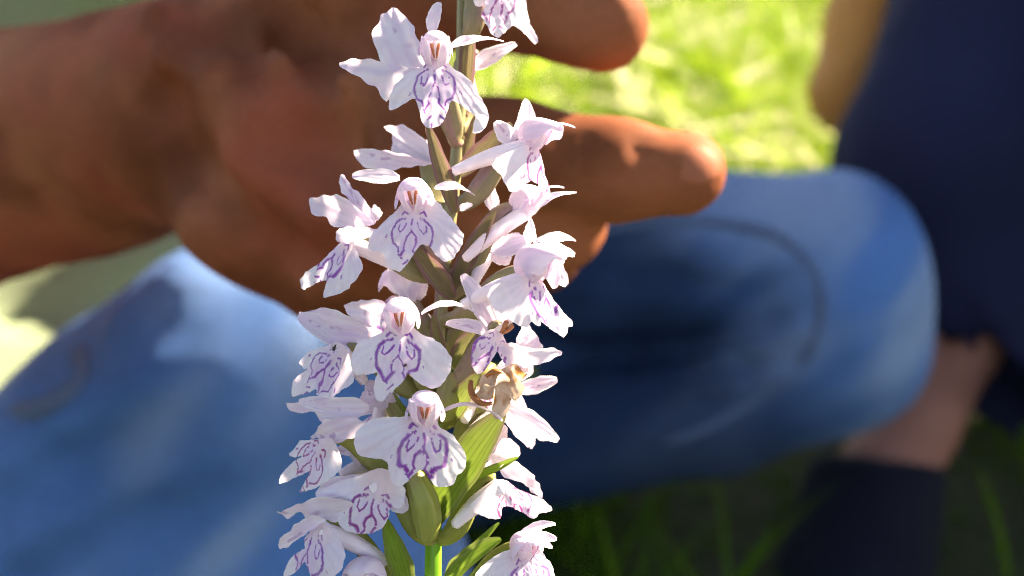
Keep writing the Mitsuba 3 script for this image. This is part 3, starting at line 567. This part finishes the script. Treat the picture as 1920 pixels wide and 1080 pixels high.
# flowers on the far side of the stem, seen from behind between the others
flower((742, 545), -.2, -150, 0, 0, .95, {}, sepals=[((735, 498, .15), (775, 560, .1), .26, .05), ((795, 520, .1), (775, 565, .1), .26, .05)], at=640, column=False, cheeks=False, spur=False, hood=dict(w=.2, h=.28))
flower((715, 752), -.1, -140, 0, -10, .95, {}, sepals=[((690, 715, .2), (725, 765, .15), .24, .05), ((752, 690, .3), (735, 755, .2), .30, .05), ((835, 705, .2), (770, 740, .2), .26, .06)], at=850, column=False, cheeks=False, spur=(700, 850, .1), parts='l')
flower((690, 870), .05, -120, 0, -10, .9, {}, sepals=[((628, 850, .3), (700, 840, .25), .22, .05), ((670, 885, .2), (720, 840, .2), .18, .05)], at=930, column=False, cheeks=False, spur=(640, 890, .3), parts='')
flower((905, 560), -.2, 140, 0, 10, .9, {}, sepals=[((948, 560, .2), (900, 575, .1), .26, .05), ((965, 590, .2), (905, 590, .1), .24, .05)], at=660, column=False, cheeks=False, spur=False, parts='')
flower((930, 690), -.2, 150, 0, 10, .95, {}, sepals=[((1000, 690, .1), (930, 700, .1), .30, .05), ((980, 735, .3), (920, 710, .2), .26, .05)], at=800, column=False, cheeks=False, spur=(870, 790, .35), parts='l')
flower((915, 835), -.1, 140, 0, 10, .9, {}, sepals=[((975, 845, .15), (905, 850, .1), .30, .05), ((950, 800, .1), (905, 850, .1), .24, .05)], at=950, column=False, cheeks=False, spur=False, parts='')
flower((925, 455), -.2, 130, 0, 10, .9, {}, sepals=[((975, 440, .2), (915, 470, .1), .22, .05), ((960, 480, .25), (920, 480, .1), .24, .05)], at=560, column=False, cheeks=False, spur=(885, 540, .2), parts='')

# green bracts, a swelling ovary and the withered flower
bract((790, 1000, .25), (945, 772, .75), 0.475, (-.35, .1, 1), .05, .35, 'broad bright green bract crossing the stem', .15, .5)
bract((862, 905, .5), (972, 858, .8), 0.109, (0, .5, 1), -.05, .4)
bract((768, 1120, .30), (722, 972, .6), 0.270, (.3, 0, 1), .06, .4)
bract((836, 1105, .35), (940, 1012, .7), 0.300, (-.2, .7, .8), .10, .45)
bract((860, 1055, .3), (936, 980, .5), 0.094, (0, .2, 1), .05)
bract((800, 840, .2), (738, 736, .5), 0.078, (0, 0, 1), -.04)
bract((846, 690, .2), (905, 600, .4), 0.203, (-.2, 0, 1), .05)
bract((850, 780, .3), (900, 700, .55), 0.265, (-.3, .1, 1), .08)
bract((850, 560, .2), (770, 455, .6), 0.234, (.2, 0, 1), .05)
bract((850, 540, .1), (930, 395, .3), 0.218, (-.2, 0, 1), .06)
bract((852, 400, .2), (800, 232, .6), 0.195, (.25, 0, 1), .04)
bract((862, 330, .0), (960, 232, .2), 0.234, (-.2, 0, 1), .05)
bract((868, 235, -.1), (884, -20, .15), 0.187, (.1, 0, 1), .04)
bract((840, 745, .2), (812, 590, .4), 0.187, (.1, 0, 1), .05)
bract((872, 300, -.1), (892, 215, .0), 0.125, (.1, 0, 1))
v, f, uv = tube([C(800, 1010, .5), C(802, 985, .55), C(792, 930, .66), C(775, 893, .66), C(752, 868, .55)], [.10, .150, .150, .105, .04], 30, 30, 6, .10, 1.6, nxt())
k = put('seed_pod', 'orchid', v, f, 'mat_ovary', uv); labels[k] = {'label': 'plump yellow-green seed pod'}
v, f, uv = tube([C(835, 780, .25), C(838, 745, .35), C(845, 700, .3)], [.12, .15, .06], 20, 18, 3, .1, 2, nxt())
put('seed_pod', 'orchid', v, f, 'mat_ovary', uv)
key = numbered('orchid__flower')
v, f, uv = tube([C(884, 714, .80), C(884, 735, .85), C(897, 753, .9), C(922, 756, .9)], [.02, .032, .036, .022], 24, 12, 2, .22, 3)
scene[key] = mikit.ply((world(v), f), 'mat_brown', smooth=True, uv=uv); labels[key] = {'label': 'withered flower curled up brown and papery'}
for q in ([C(912, 706, .85), C(930, 696, .9), C(948, 704, .88)], [C(958, 718, .7), C(956, 745, .72), C(945, 762, .7)]):
    v, f, uv = tube(q, [.015, .03, .015], 16, 10, 2, .25, 3)
    put('curled_petal', key, v, f, 'mat_brown', uv)
for b_, t_, w in (((935, 700, .8), (890, 742, .85), .22), ((945, 690, .75), (968, 752, .7), .24), ((940, 705, .85), (930, 786, .85), .20), ((930, 700, .7), (985, 700, .5), .22), ((915, 735, .8), (955, 715, .9), .26)):
    v, f, uv = petal(C(*b_), C(*t_), w, rng.normal(0, .5, 3) + np.array([0, .2, 1]), rng.uniform(-.2, .2), .6, .25, .5, nxt(), 1.0)
    put('petal', key, v, f, 'mat_withered', uv)

# small creatures on the flowers
def insect(c, d, s, label):
    key = numbered('insect'); a, d = C(*c), unit(d)
    v, f, uv = tube([a - d * s, a - d * s * .5, a, a + d * s * .35], [.1 * s, .42 * s, .5 * s, .15 * s], 14, 12)
    labels[key] = {'label': label, 'category': 'insect'}
    put('abdomen', key, v, f, 'mat_insect', uv)
    v, f, uv = tube([a + d * s * .35, a + d * s * .6, a + d * s * .95], [.2 * s, .32 * s, .16 * s], 10, 10)
    put('head', key, v, f, 'mat_insect', uv)
    sd_ = unit(np.cross(d, (0, 0, 1)))
    for i in (-1, 0, 1):
        for g in (-1, 1):
            b_ = a + d * s * (.15 + .25 * i)
            v, f, uv = tube([b_, b_ + sd_ * g * s * .6 + np.array([0, 0, .25 * s]), b_ + sd_ * g * s * 1.0 + d * i * s * .4 - np.array([0, 0, .2 * s])], [.05 * s, .04 * s, .03 * s], 8, 5)
            put('leg', key, v, f, 'mat_insect', uv)
insect((627, 652, .86), (.5, 1, .2), .040, 'dark beetle clinging to the upper edge of a left side flower')
insect((760, 685, 1.10), (.6, .3, .3), .026, 'tiny dark insect sitting on the lip of a front flower at mid spike')

# ---------------------------------------------------------------- the person who holds out a hand (kneeling, left)
labels['person'] = {'label': 'kneeling person in faded blue jeans and green shirt holding a hand behind the flowers', 'category': 'person'}
def march(f, px, py, d0=14, d1=110):
    d = d0
    while d < d1:
        s = f(P(px, py, d)[None])[0]
        if s < .05: return P(px, py, d)
        d += max(s * .6, .1)
    return P(px, py, d1)
def on(f, px, py, push, d0=14):      # a point under the surface seen at this pixel
    q = march(f, px, py, d0); return q + push * q / np.linalg.norm(q)
def groove(f, pix, r0, r1, push=.1): return [cone(on(f, *a, push), on(f, *b, push), r0, r1) for a, b in zip(pix, pix[1:])]
def bumps(f, amp, freq, seed=0, oct_=3):
    return lambda p: f(p) + amp * (meshkit.fbm(p * freq + 40, oct_, seed) - 0.5) * 2
wrist, elbow, shoulder = P(372, 196, 24.2), P(-620, 500, 41), P(-520, -480, 52)
palm = [P(720, 262, 19.4), P(672, 372, 19.8), P(636, 462, 20.6), P(610, 520, 21.6)]          # knuckles, index to little finger
hand = [chain([elbow, P(-60, 332, 31.4), wrist], [4.4, 3.9, 2.3]),
        chain([wrist + np.array([0, .5, 0]), palm[0]], [1.55, 1.05]), chain([wrist, palm[1]], [1.6, 1.05]), chain([wrist - np.array([0, .55, .2]), palm[2]], [1.6, 1.0]), chain([wrist - np.array([.1, 1.0, .5]), palm[3]], [1.4, .9])]
fingers = [[palm[0], P(950, 292, 18.8), P(1158, 322, 18.5), P(1276, 327, 18.3)], [palm[1], P(1045, 425, 19.6), P(1010, 470, 21.8), P(900, 430, 22.6)],
           [palm[2], P(900, 500, 20.6), P(880, 520, 22.8), P(790, 470, 23.4)], [palm[3], P(790, 545, 21.6), P(780, 560, 23.4), P(710, 500, 24)]]
frad = [[1.02, .88, .80, .66], [1.0, .84, .76, .66], [.95, .78, .72, .62], [.85, .68, .62, .55]]
thumb = [P(470, 130, 23.6), P(700, -40, 21.4), P(930, -10, 19.8), P(1125, 47, 18.6)]
parts = [g for c in hand for g in c]
base = union(parts, .9)
fin = [union(chain(a, r), .35) for a, r in zip(fingers, frad)]
thb = union(chain(thumb, [1.6, 1.25, .92, .74]), .5)
heel = ball(P(520, 420, 22.2), [2.0, 1.3, 1.6])
web = cone(P(700, 20, 21.2), P(780, 190, 20.2), .55, .75)
ten = [cone(wrist + np.array([.2, .6, 1.3]), P(650, 225, 18.55), .30, .30), cone(wrist + np.array([.1, .0, 1.5]), P(606, 345, 18.8), .30, .28), cone(wrist + np.array([.1, -.5, 1.4]), P(580, 445, 19.7), .3, .26)]
vein = [cone(P(170, 60, 24.2), P(285, 160, 22.6), .22, .2), cone(P(285, 160, 22.6), P(420, 300, 21.0), .22, .2), cone(P(480, 30, 22.3), P(595, 130, 20.1), .18, .2)]
dip = ball(P(562, 250, 18.35), [.95, .9, .9]); dip2 = cone(P(470, 20, 21.2), P(610, 150, 19.2), .5, .45)
knuck = [ball(palm[0] + np.array([-.05, .1, .45]), [.85, .75, .75]), ball(palm[1] + np.array([0, 0, .45]), [.8, .7, .7]), ball(palm[2] + np.array([0, 0, .4]), .7)]
tip_pad = ball(P(1286, 328, 18.3), [.66, .66, .62])
folds = [cone(P(1066 + q, 245, 17.92), P(1060 + q, 365, 17.78), .075, .075) for q in (-30, -4, 24)] + [cone(P(1200 + q, 260, 17.78), P(1196 + q, 355, 17.6), .055, .055) for q in (-12, 14)] + [cone(P(760, 235, 18.5), P(735, 330, 18.3), .08, .07)]
def f_finger(p): return smin(fin[0](p), tip_pad(p), .2)
def raw_hand(p):
    d = smin(base(p), heel(p), .8)
    for g in knuck: d = smin(d, g(p), .5)
    d = smin(d, thb(p), .8); d = smin(d, web(p), .8)
    for g in (f_finger, *fin[1:]): d = smin(d, g(p), .32)
    return d
def ridge(pix, r0, r1, push): return groove(raw_hand, pix, r0, r1, push)
up_ = [(g, .45) for g in ridge([(300, 40), (330, 110), (420, 150), (470, 230)], .34, .28, .02) + ridge([(420, 180), (455, 290), (520, 330)], .3, .26, .05) + ridge([(500, 60), (560, 120), (640, 160)], .26, .24, .05) + ridge([(560, 310), (640, 300), (720, 300)], .30, .3, .05)]
down_ = [(g, .55) for g in ridge([(520, 0), (560, 60), (610, 135)], .42, .4, -.05) + ridge([(600, 330), (700, 345), (800, 350)], .30, .26, -.02) + ridge([(440, 400), (520, 470), (600, 500)], .3, .25, -.1) + ridge([(300, 200), (330, 290), (400, 350)], .45, .35, -.2)] + \
    [(ball(on(raw_hand, 562, 250, -.2, 14), [.95, .8, .8]), .6), (ball(on(raw_hand, 640, 225, -.3, 14), .55), .5)]
def f_hand(p):
    d = raw_hand(p)
    for g, k in up_: d = smin(d, g(p), k)
    for g, k in down_: d = smax(d, -g(p), k)
    for g in folds: d = smax(d, -g(p), .10)
    return d
lo, hi = np.array([-26, -6.5, -34.0]), np.array([9, 8.5, -15.5])
f_handb = bumps(bumps(f_hand, .05, 1.5, 3), .15, .45, 8, 2)
v1, q1 = nets(f_handb, [-14.5, -5, -27.5], [9, 8.5, -15.5], .16)
# the rest of the body, under the clothes and outside the picture
hip, chest, neck, head = P(-430, 640, 62), P(-80, -360, 62), P(200, -520, 60), P(440, -560, 57)
shoulder_l, elbow_l, hand_l = P(60, -420, 76), P(120, 20, 88), P(60, 330, 78)
rest = chain([hip, chest, neck], [9, 11, 5.2]) + [ball(head, [7.2, 10, 8.4]), ball(head + np.array([3.6, -5.5, 2]), [5, 5, 5]), ball(head + np.array([7.4, -1.5, 2.6]), [1.7, 2.2, 1.5]), ball(head + np.array([6.2, 1.6, 2.4]), [1.6, .9, 4.2]), ball(head + np.array([6.4, -5.2, 2.4]), [1.3, .8, 2.2]), ball(head + np.array([-.5, -1, 8.6]), [1.4, 2.8, 1.0])] + \
    chain([neck, shoulder, elbow], [5, 5.2, 4.2]) + chain([neck, shoulder_l, elbow_l, hand_l], [5, 5, 3.8, 2.6]) + chain([elbow, elbow * .5 + wrist * .5, elbow * .26 + wrist * .74], [4.2, 3.6, 3.0])
v2, q2 = nets(union(rest, 2.0), [-75, -30, -104], [8, 66, -22], 1.1)
put('body', 'person', np.vstack([v1, v2]), np.vstack([q1, q2 + len(v1)]), 'mat_skin')
nail_zone = ball(P(1304, 308, 17.72), [.46, .34, .42])
def f_nail(p): return np.maximum(f_finger(p) - .012, nail_zone(p))
c = P(1306, 312, 18.0)
v, q = nets(f_nail, c - 1.1, c + 1.1, .05, 1)
put('fingernail', 'person', v, q, 'mat_nail')
v, q = nets(bumps(union([ball(head + np.array([-1.2, 2.6, -.5]), [7.6, 8.8, 9]), ball(head + np.array([-4, -3, -1]), [5, 7, 7.6])], 2), .8, .5), head - 16, head + 16, .9)
put('hair', 'person', v, q, 'mat_hair')

# jeans: the near thigh comes towards the viewer, the far leg is folded with its knee to the right
near = chain([P(-420, 1420, 62), P(0, 1105, 48), P(300, 860, 42), P(462, 735, 39.5)], [9.0, 6.9, 5.6, 5.1])
near_sh = chain([P(470, 740, 39.5), P(610, 1100, 41), P(700, 1700, 50)], [5.0, 4.9, 4.4])
far = chain([P(60, 560, 82), P(760, 525, 75), P(1330, 490, 67), P(1545, 500, 65)], [8.5, 6.6, 5.3, 5.4])
far_sh = chain([P(1575, 650, 65), P(1350, 762, 66), P(860, 862, 71), P(400, 980, 80)], [5.0, 3.9, 4.2, 3.9])
kneecap = ball(P(1568, 560, 64), [4.9, 6.6, 5.2])
f_near = union(near + near_sh, 2.2)
f_far0 = union(far, 1.2)
f_shank = union(far_sh, 1.2)
def raw_far(p): return smin(smin(f_far0(p), f_shank(p), 1.6), kneecap(p), 2.2)
creases = [(g, .9) for g in groove(raw_far, [(1330, 640), (1440, 612), (1525, 570)], .55, .2)] + [(g, .7) for g in groove(raw_far, [(1290, 700), (1400, 690), (1500, 660)], .5, .18)] + \
    [(g, .8) for g in groove(raw_far, [(1180, 770), (1320, 752), (1440, 715)], .4, .15)] + [(g, 1.2) for g in groove(raw_far, [(1050, 500), (1250, 520), (1420, 560)], .35, .15)] + [(g, .9) for g in groove(raw_far, [(1360, 600), (1430, 540), (1490, 520)], .3, .12)] + \
    [(g, .8) for g in groove(raw_far, [(1020, 655), (1180, 660), (1330, 650)], 1.3, .5, .1)]
ridges = groove(raw_far, [(1310, 672), (1420, 652), (1515, 615)], .34, .2, .05) + groove(raw_far, [(1270, 732), (1380, 722), (1480, 695)], .32, .2, .05)
def f_far(p):
    d = raw_far(p)
    for g, k in creases: d = smax(d, -g(p), k)
    for g in ridges: d = smin(d, g(p), .7)
    return d
near_folds = groove(f_near, [(-60, 985), (130, 880), (330, 800)], .5, .15, -.1) + groove(f_near, [(30, 1110), (220, 1000), (430, 930)], .45, .12, -.1) + groove(f_near, [(600, 560), (640, 660), (690, 800)], .5, .3, 0)
near_rolls = groove(f_near, [(20, 850), (150, 790), (290, 700)], .5, .3, .3) + groove(f_near, [(250, 610), (350, 540), (420, 480)], .6, .3, .4)
def f_near2(p):
    d = f_near(p)
    for g in near_rolls: d = smin(d, g(p), 1.2)
    for g in near_folds: d = smax(d, -g(p), 1.4)
    return d
def f_jeans(p): return smin(f_near2(p), f_far(p), .6)
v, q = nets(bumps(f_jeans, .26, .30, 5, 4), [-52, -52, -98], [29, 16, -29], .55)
jeans = put('jeans', 'person', v, q, 'mat_denim'); labels[jeans] = {'label': 'faded blue denim jeans with light painted on knee and thigh and pale side seams'}
def seam(pix, f, r=.22, lift=.05, d0=25, mat='mat_seam'):
    p = np.array([march(f, x, y, d0) for x, y in pix])
    p = p - lift * p / np.linalg.norm(p, axis=1, keepdims=True)
    v, q, uv = tube(p, [r, r], 60, 8)
    put('seam', jeans, v, q, mat, uv)
seam([(1130, 432), (1250, 418), (1360, 420), (1440, 437), (1505, 480), (1540, 545), (1535, 610), (1505, 680), (1440, 735), (1360, 785), (1250, 830)], f_far, .30, -.10, 45)
seam([(150, 668), (168, 690), (160, 718), (120, 748), (60, 772), (-40, 810)], f_near2, .42, -.22, 25)
# the green shirt: back, belly draped over the lap, sleeves
UPc, FWc = np.array([0, U_[2], -F_[2]]), np.array([0, U_[1], -F_[1]])
def slab(c, r):                     # an ellipsoid that lies level: r = across, along the view, up
    c = np.asarray(c, float)
    return lambda p: (np.linalg.norm(np.stack([(p - c)[:, 0] / r[0], (p - c) @ FWc / r[1], (p - c) @ UPc / r[2]], 1), axis=1) - 1) * min(r)
shirt = union(chain([P(-430, 640, 62), P(-80, -360, 62)], [11.5, 13.2]) + [ball(P(0, -400, 60), [15, 12, 12])], 3)
drape = union([slab(P(-60, 650, 55), [15, 11, 3.0]), cone(P(60, 600, 55), P(380, 430, 52.5), 2.6, 1.0), cone(P(0, 560, 58), P(400, 385, 53.5), 2.4, .8)], 1.5)
slv = union(chain([chest * .3 + shoulder * .7, shoulder, shoulder * .42 + elbow * .58], [7, 6.6, 5.6]), 2); slv_l = union(chain([shoulder_l, shoulder_l * .4 + elbow_l * .6], [6.4, 5.6]), 2)
fold = [cone(P(20, 610, 52), P(390, 425, 51), .35, .3), cone(P(-60, 690, 51), P(240, 560, 50), .4, .3)]
def f_shirt(p):
    d = smin(smin(smin(shirt(p), drape(p), 3), slv(p), 2), slv_l(p), 3)
    for g in fold: d = smax(d, -g(p), 1.0)
    return smax(d, -(ball(neck + np.array([0, 2, 0]), 6.4)(p)), .6)
v, q = nets(bumps(f_shirt, .35, .22, 9, 3), [-75, -28, -105], [0, 50, -34], .75)
put('shirt', 'person', v, q, 'mat_shirt')

# ---------------------------------------------------------------- the second person (right), in navy, sitting behind
labels['person_001'] = {'label': 'person in dark navy clothes and a dark sock crouching at the right edge', 'category': 'person'}
kn = P(1930, -160, 84); ank = P(1655, 905, 72.5); hem = P(1818, 722, 78.5); mid = P(1798, 420, 82)
Wc = lambda *w: local(np.array(w, float))
hip2, ches2, nck2, hd2 = Wc(.98, .92, .28), Wc(.78, .76, .62), Wc(.64, .66, .77), Wc(.55, .565, .885)  # unseen upper body, posed to cast shade on arm, knee and sock
sh2, el2, ha2 = Wc(.66, .86, .66), P(1690, -140, 96), P(1595, 180, 93)
sh3, el3, ha3 = Wc(.72, .58, .64), Wc(.55, .57, .47), Wc(.47, .72, .47)
kn2, ft2 = Wc(.52, .63, .36), Wc(.66, .70, .04)  # unseen second leg, added to shade the ground and knee
body2 = chain([kn, mid, P(1798, 640, 79.5), P(1712, 795, 75), ank, P(1590, 1180, 70)], [5.6, 4.6, 2.9, 2.85, 2.95, 2.8]) + chain([kn, hip2], [6, 8]) + chain([hip2, ches2, nck2], [12, 14, 5.5]) + [ball(hd2, [8, 10.5, 9]), ball(hd2 + np.array([-6.5, -2, 2]), [2, 2, 2])] + \
    chain([nck2, sh3, el3, ha3], [5, 5.2, 4, 2.8]) + chain([hip2, kn2, ft2], [8, 6, 3.4]) + \
    chain([nck2, sh2, el2, P(1640, 40, 94), ha2, P(1600, 235, 92)], [5, 5.5, 4.4, 4.0, 3.4, 1.0])
v, q = nets(bumps(union(body2, 1.5), .1, .4), [10, -34, -125], [112, 84, -20], 1.0)
put('body', 'person_001', v, q, 'mat_skin_pale')
tfolds = [cone(P(1700, 120, 73), P(1690, 420, 73), .7, .4), cone(P(1830, 60, 73.5), P(1770, 330, 72.5), .6, .3), cone(P(1880, 420, 74), P(1800, 560, 73.5), .6, .3), cone(P(1760, 560, 74.2), P(1860, 640, 74.5), .5, .3)]
trou0 = union(chain([kn + np.array([4, 6, 0]), P(1905, 0, 83), P(1775, 300, 81), P(1805, 560, 79.5), P(1830, 720, 78.5), P(1858, 900, 77)], [9.5, 8.6, 7.6, 5.3, 4.1, 3.6]) + chain([kn, hip2], [9.4, 13]) + chain([hip2, kn2, kn2 * .2 + ft2 * .8], [13, 9, 6]) + [ball(hip2, 15)], 2.0)
def trou(p):
    d = trou0(p)
    for g in tfolds: d = smax(d, -g(p), 1.2)
    return d
inner = union(chain([P(1795, 500, 80), P(1826, 700, 78.3), P(1868, 960, 76)], [1.5, 3.6, 3.3]), .5)
cut0 = lambda p: (p - hem) @ unit(np.array([-.73, -.68, .1]))
cut = lambda p: np.where(p[:, 0] > hem[0] + 14, -9, cut0(p))
f_tr = lambda p: smax(smax(trou(p), -inner(p), .3), cut(p), .35)
v, q = nets(bumps(bumps(f_tr, .45, .16, 12, 3), .35, np.array([.5, .12, .3]), 21, 2), [10, -34, -130], [120, 50, -30], .8)
put('trousers', 'person_001', v, q, 'mat_navy')
jack = union(chain([hip2, ches2], [15, 17]) + chain([ches2, sh2, sh2 * .6 + el2 * .4], [9, 7.5, 6]) + chain([ches2, sh3, sh3 * .5 + el3 * .5], [9, 7.5, 6]), 3)
v, q = nets(bumps(lambda p: smax(jack(p), -ball(nck2, 6.2)(p), .6), .6, .14, 15, 3), [30, -18, -130], [120, 84, -20], 1.4)
put('shirt', 'person_001', v, q, 'mat_navy')
v, q = nets(bumps(union([ball(hd2 + np.array([1.5, 2.5, -1]), [8.4, 9.4, 9.6]), ball(hd2 + np.array([5, -2, -2]), [5, 7, 7])], 2), .8, .5), hd2 - 16, hd2 + 16, 1.0)
put('hair', 'person_001', v, q, 'mat_hair')
sock_f = union(chain([P(1640, 900, 72.5), P(1600, 1120, 70), P(1570, 1260, 68.5)], [4.5, 4.6, 4.4]) + chain([P(1570, 1240, 68.5), P(1250, 1330, 60)], [4.2, 3.4]), 1.5)
cut2 = lambda p: (p - P(1640, 862, 72)) @ unit(np.array([.12, 1.0, -.1]))
v, q = nets(bumps(lambda p: smax(sock_f(p), cut2(p), .5), .4, .35, 17), [4, -34, -80], [32, -8, -54], .55)
put('sock', 'person_001', v, q, 'mat_sock')

# ---------------------------------------------------------------- the meadow
def ground_z(x, y):
    q = np.stack([np.asarray(x) * .9, np.asarray(y) * .9, 0 * np.asarray(x)], -1)
    return 0.10 * (meshkit.fbm(q, 3, 4) - .5) * np.clip((np.hypot(x, y) - .5) / 1.5, 0, 1) - .02
rad = np.r_[0, np.geomspace(.15, 400, 90)]; th = np.linspace(0, 2 * np.pi, 121)[:-1]
gx, gy = rad[:, None] * np.cos(th), rad[:, None] * np.sin(th)
gv = np.stack([gx, gy, ground_z(gx, gy)], -1).reshape(-1, 3)
gf = grid_faces(len(rad), 120, True); gn = np.cross(gv[gf[-1, 1]] - gv[gf[-1, 0]], gv[gf[-1, 2]] - gv[gf[-1, 0]])[2]
put('ground', '', gv, gf if gn > 0 else gf[:, ::-1], 'mat_ground', raw=True); labels['ground'] = {'label': 'dark earth under the meadow grass', 'kind': 'structure'}
def blades(xy, h, w, lean, r_, segs=5, curl=.6):
    n = len(xy)
    az, fa = r_.uniform(0, 6.283, n), r_.uniform(0, 6.283, n)
    t = np.linspace(0, 1, segs + 1)
    dirx, diry = np.cos(az), np.sin(az)
    off = (lean[:, None] * (t ** 1.2 + curl * t ** 2.5)) * h[:, None]
    z = h[:, None] * (t - .35 * lean[:, None] * t ** 2)
    px, py = xy[:, :1] + dirx[:, None] * off, xy[:, 1:] + diry[:, None] * off
    pz = ground_z(xy[:, 0], xy[:, 1])[:, None] + z - .01
    hw = .5 * w[:, None] * np.sin(np.pi * (.28 + .72 * t)) ** .8
    sx, sy = np.cos(fa)[:, None] * hw, np.sin(fa)[:, None] * hw
    a, b = np.stack([px - sx, py - sy, pz], -1), np.stack([px + sx, py + sy, pz], -1)
    v = np.stack([a, b], 2).reshape(-1, 3)
    k = np.arange(segs)[None] * 2 + (np.arange(n) * (segs + 1) * 2)[:, None]
    f = np.stack([np.stack([k, k + 1, k + 3], -1), np.stack([k, k + 3, k + 2], -1)], 2).reshape(-1, 3)
    uv = np.stack(np.broadcast_arrays(np.arange(n)[:, None, None] + .5 + 0 * t[None, :, None], t[None, :, None], ), -1)
    uv = np.repeat(uv.reshape(n, segs + 1, 1, 2), 2, 2).reshape(-1, 2)
    return v, f, uv
r_ = np.random.default_rng(11)
def scatter(n, y0, y1, spread):
    y = y0 + (y1 - y0) * r_.uniform(0, 1, n) ** 1.3
    x = r_.uniform(-1, 1, n) * (.35 + spread * y)
    return np.stack([x, y], 1)
sets = []
xy = scatter(24000, 1.22, 6.5, .75); n = len(xy); sets.append(blades(xy, r_.uniform(.06, .22, n), r_.uniform(.003, .007, n), r_.uniform(.3, 1.3, n), r_))
xy = scatter(3500, 1.3, 5.0, .75); n = len(xy); sets.append(blades(xy, r_.uniform(.07, .20, n), r_.uniform(.018, .055, n), r_.uniform(.7, 1.5, n), r_, 6, 1.0))
SHADE_GREEN = np.array([400, 401, 410, 411, 419, 424, 440, 449])            # darkest greens, picked to put shade into the near grass
def dim(t): return t[0], t[1], np.stack([SHADE_GREEN[t[2][:, 0].astype(int) % 8] + .5, t[2][:, 1]], 1)
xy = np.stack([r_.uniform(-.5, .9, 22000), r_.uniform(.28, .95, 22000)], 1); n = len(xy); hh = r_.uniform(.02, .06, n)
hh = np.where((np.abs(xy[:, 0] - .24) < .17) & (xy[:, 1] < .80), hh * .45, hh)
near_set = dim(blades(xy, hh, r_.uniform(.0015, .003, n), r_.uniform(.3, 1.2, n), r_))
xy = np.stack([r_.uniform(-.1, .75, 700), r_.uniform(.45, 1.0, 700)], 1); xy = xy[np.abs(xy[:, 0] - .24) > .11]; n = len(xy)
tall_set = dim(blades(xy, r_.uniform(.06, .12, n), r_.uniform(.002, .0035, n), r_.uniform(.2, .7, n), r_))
vs, fs, us, at, cnt = [], [], [], 0, 0
for v, f, uv in sets:
    vs.append(v); fs.append(f + at); us.append(uv + [cnt, 0]); at += len(v); cnt += 40000
for t in (near_set, tall_set): vs.append(t[0]); fs.append(t[1] + at); us.append(t[2]); at += len(t[0])
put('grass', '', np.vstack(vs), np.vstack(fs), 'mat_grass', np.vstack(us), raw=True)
labels['grass'] = {'label': 'sunlit meadow grass behind the hand and shaded grass below the knee', 'category': 'grass', 'kind': 'stuff'}
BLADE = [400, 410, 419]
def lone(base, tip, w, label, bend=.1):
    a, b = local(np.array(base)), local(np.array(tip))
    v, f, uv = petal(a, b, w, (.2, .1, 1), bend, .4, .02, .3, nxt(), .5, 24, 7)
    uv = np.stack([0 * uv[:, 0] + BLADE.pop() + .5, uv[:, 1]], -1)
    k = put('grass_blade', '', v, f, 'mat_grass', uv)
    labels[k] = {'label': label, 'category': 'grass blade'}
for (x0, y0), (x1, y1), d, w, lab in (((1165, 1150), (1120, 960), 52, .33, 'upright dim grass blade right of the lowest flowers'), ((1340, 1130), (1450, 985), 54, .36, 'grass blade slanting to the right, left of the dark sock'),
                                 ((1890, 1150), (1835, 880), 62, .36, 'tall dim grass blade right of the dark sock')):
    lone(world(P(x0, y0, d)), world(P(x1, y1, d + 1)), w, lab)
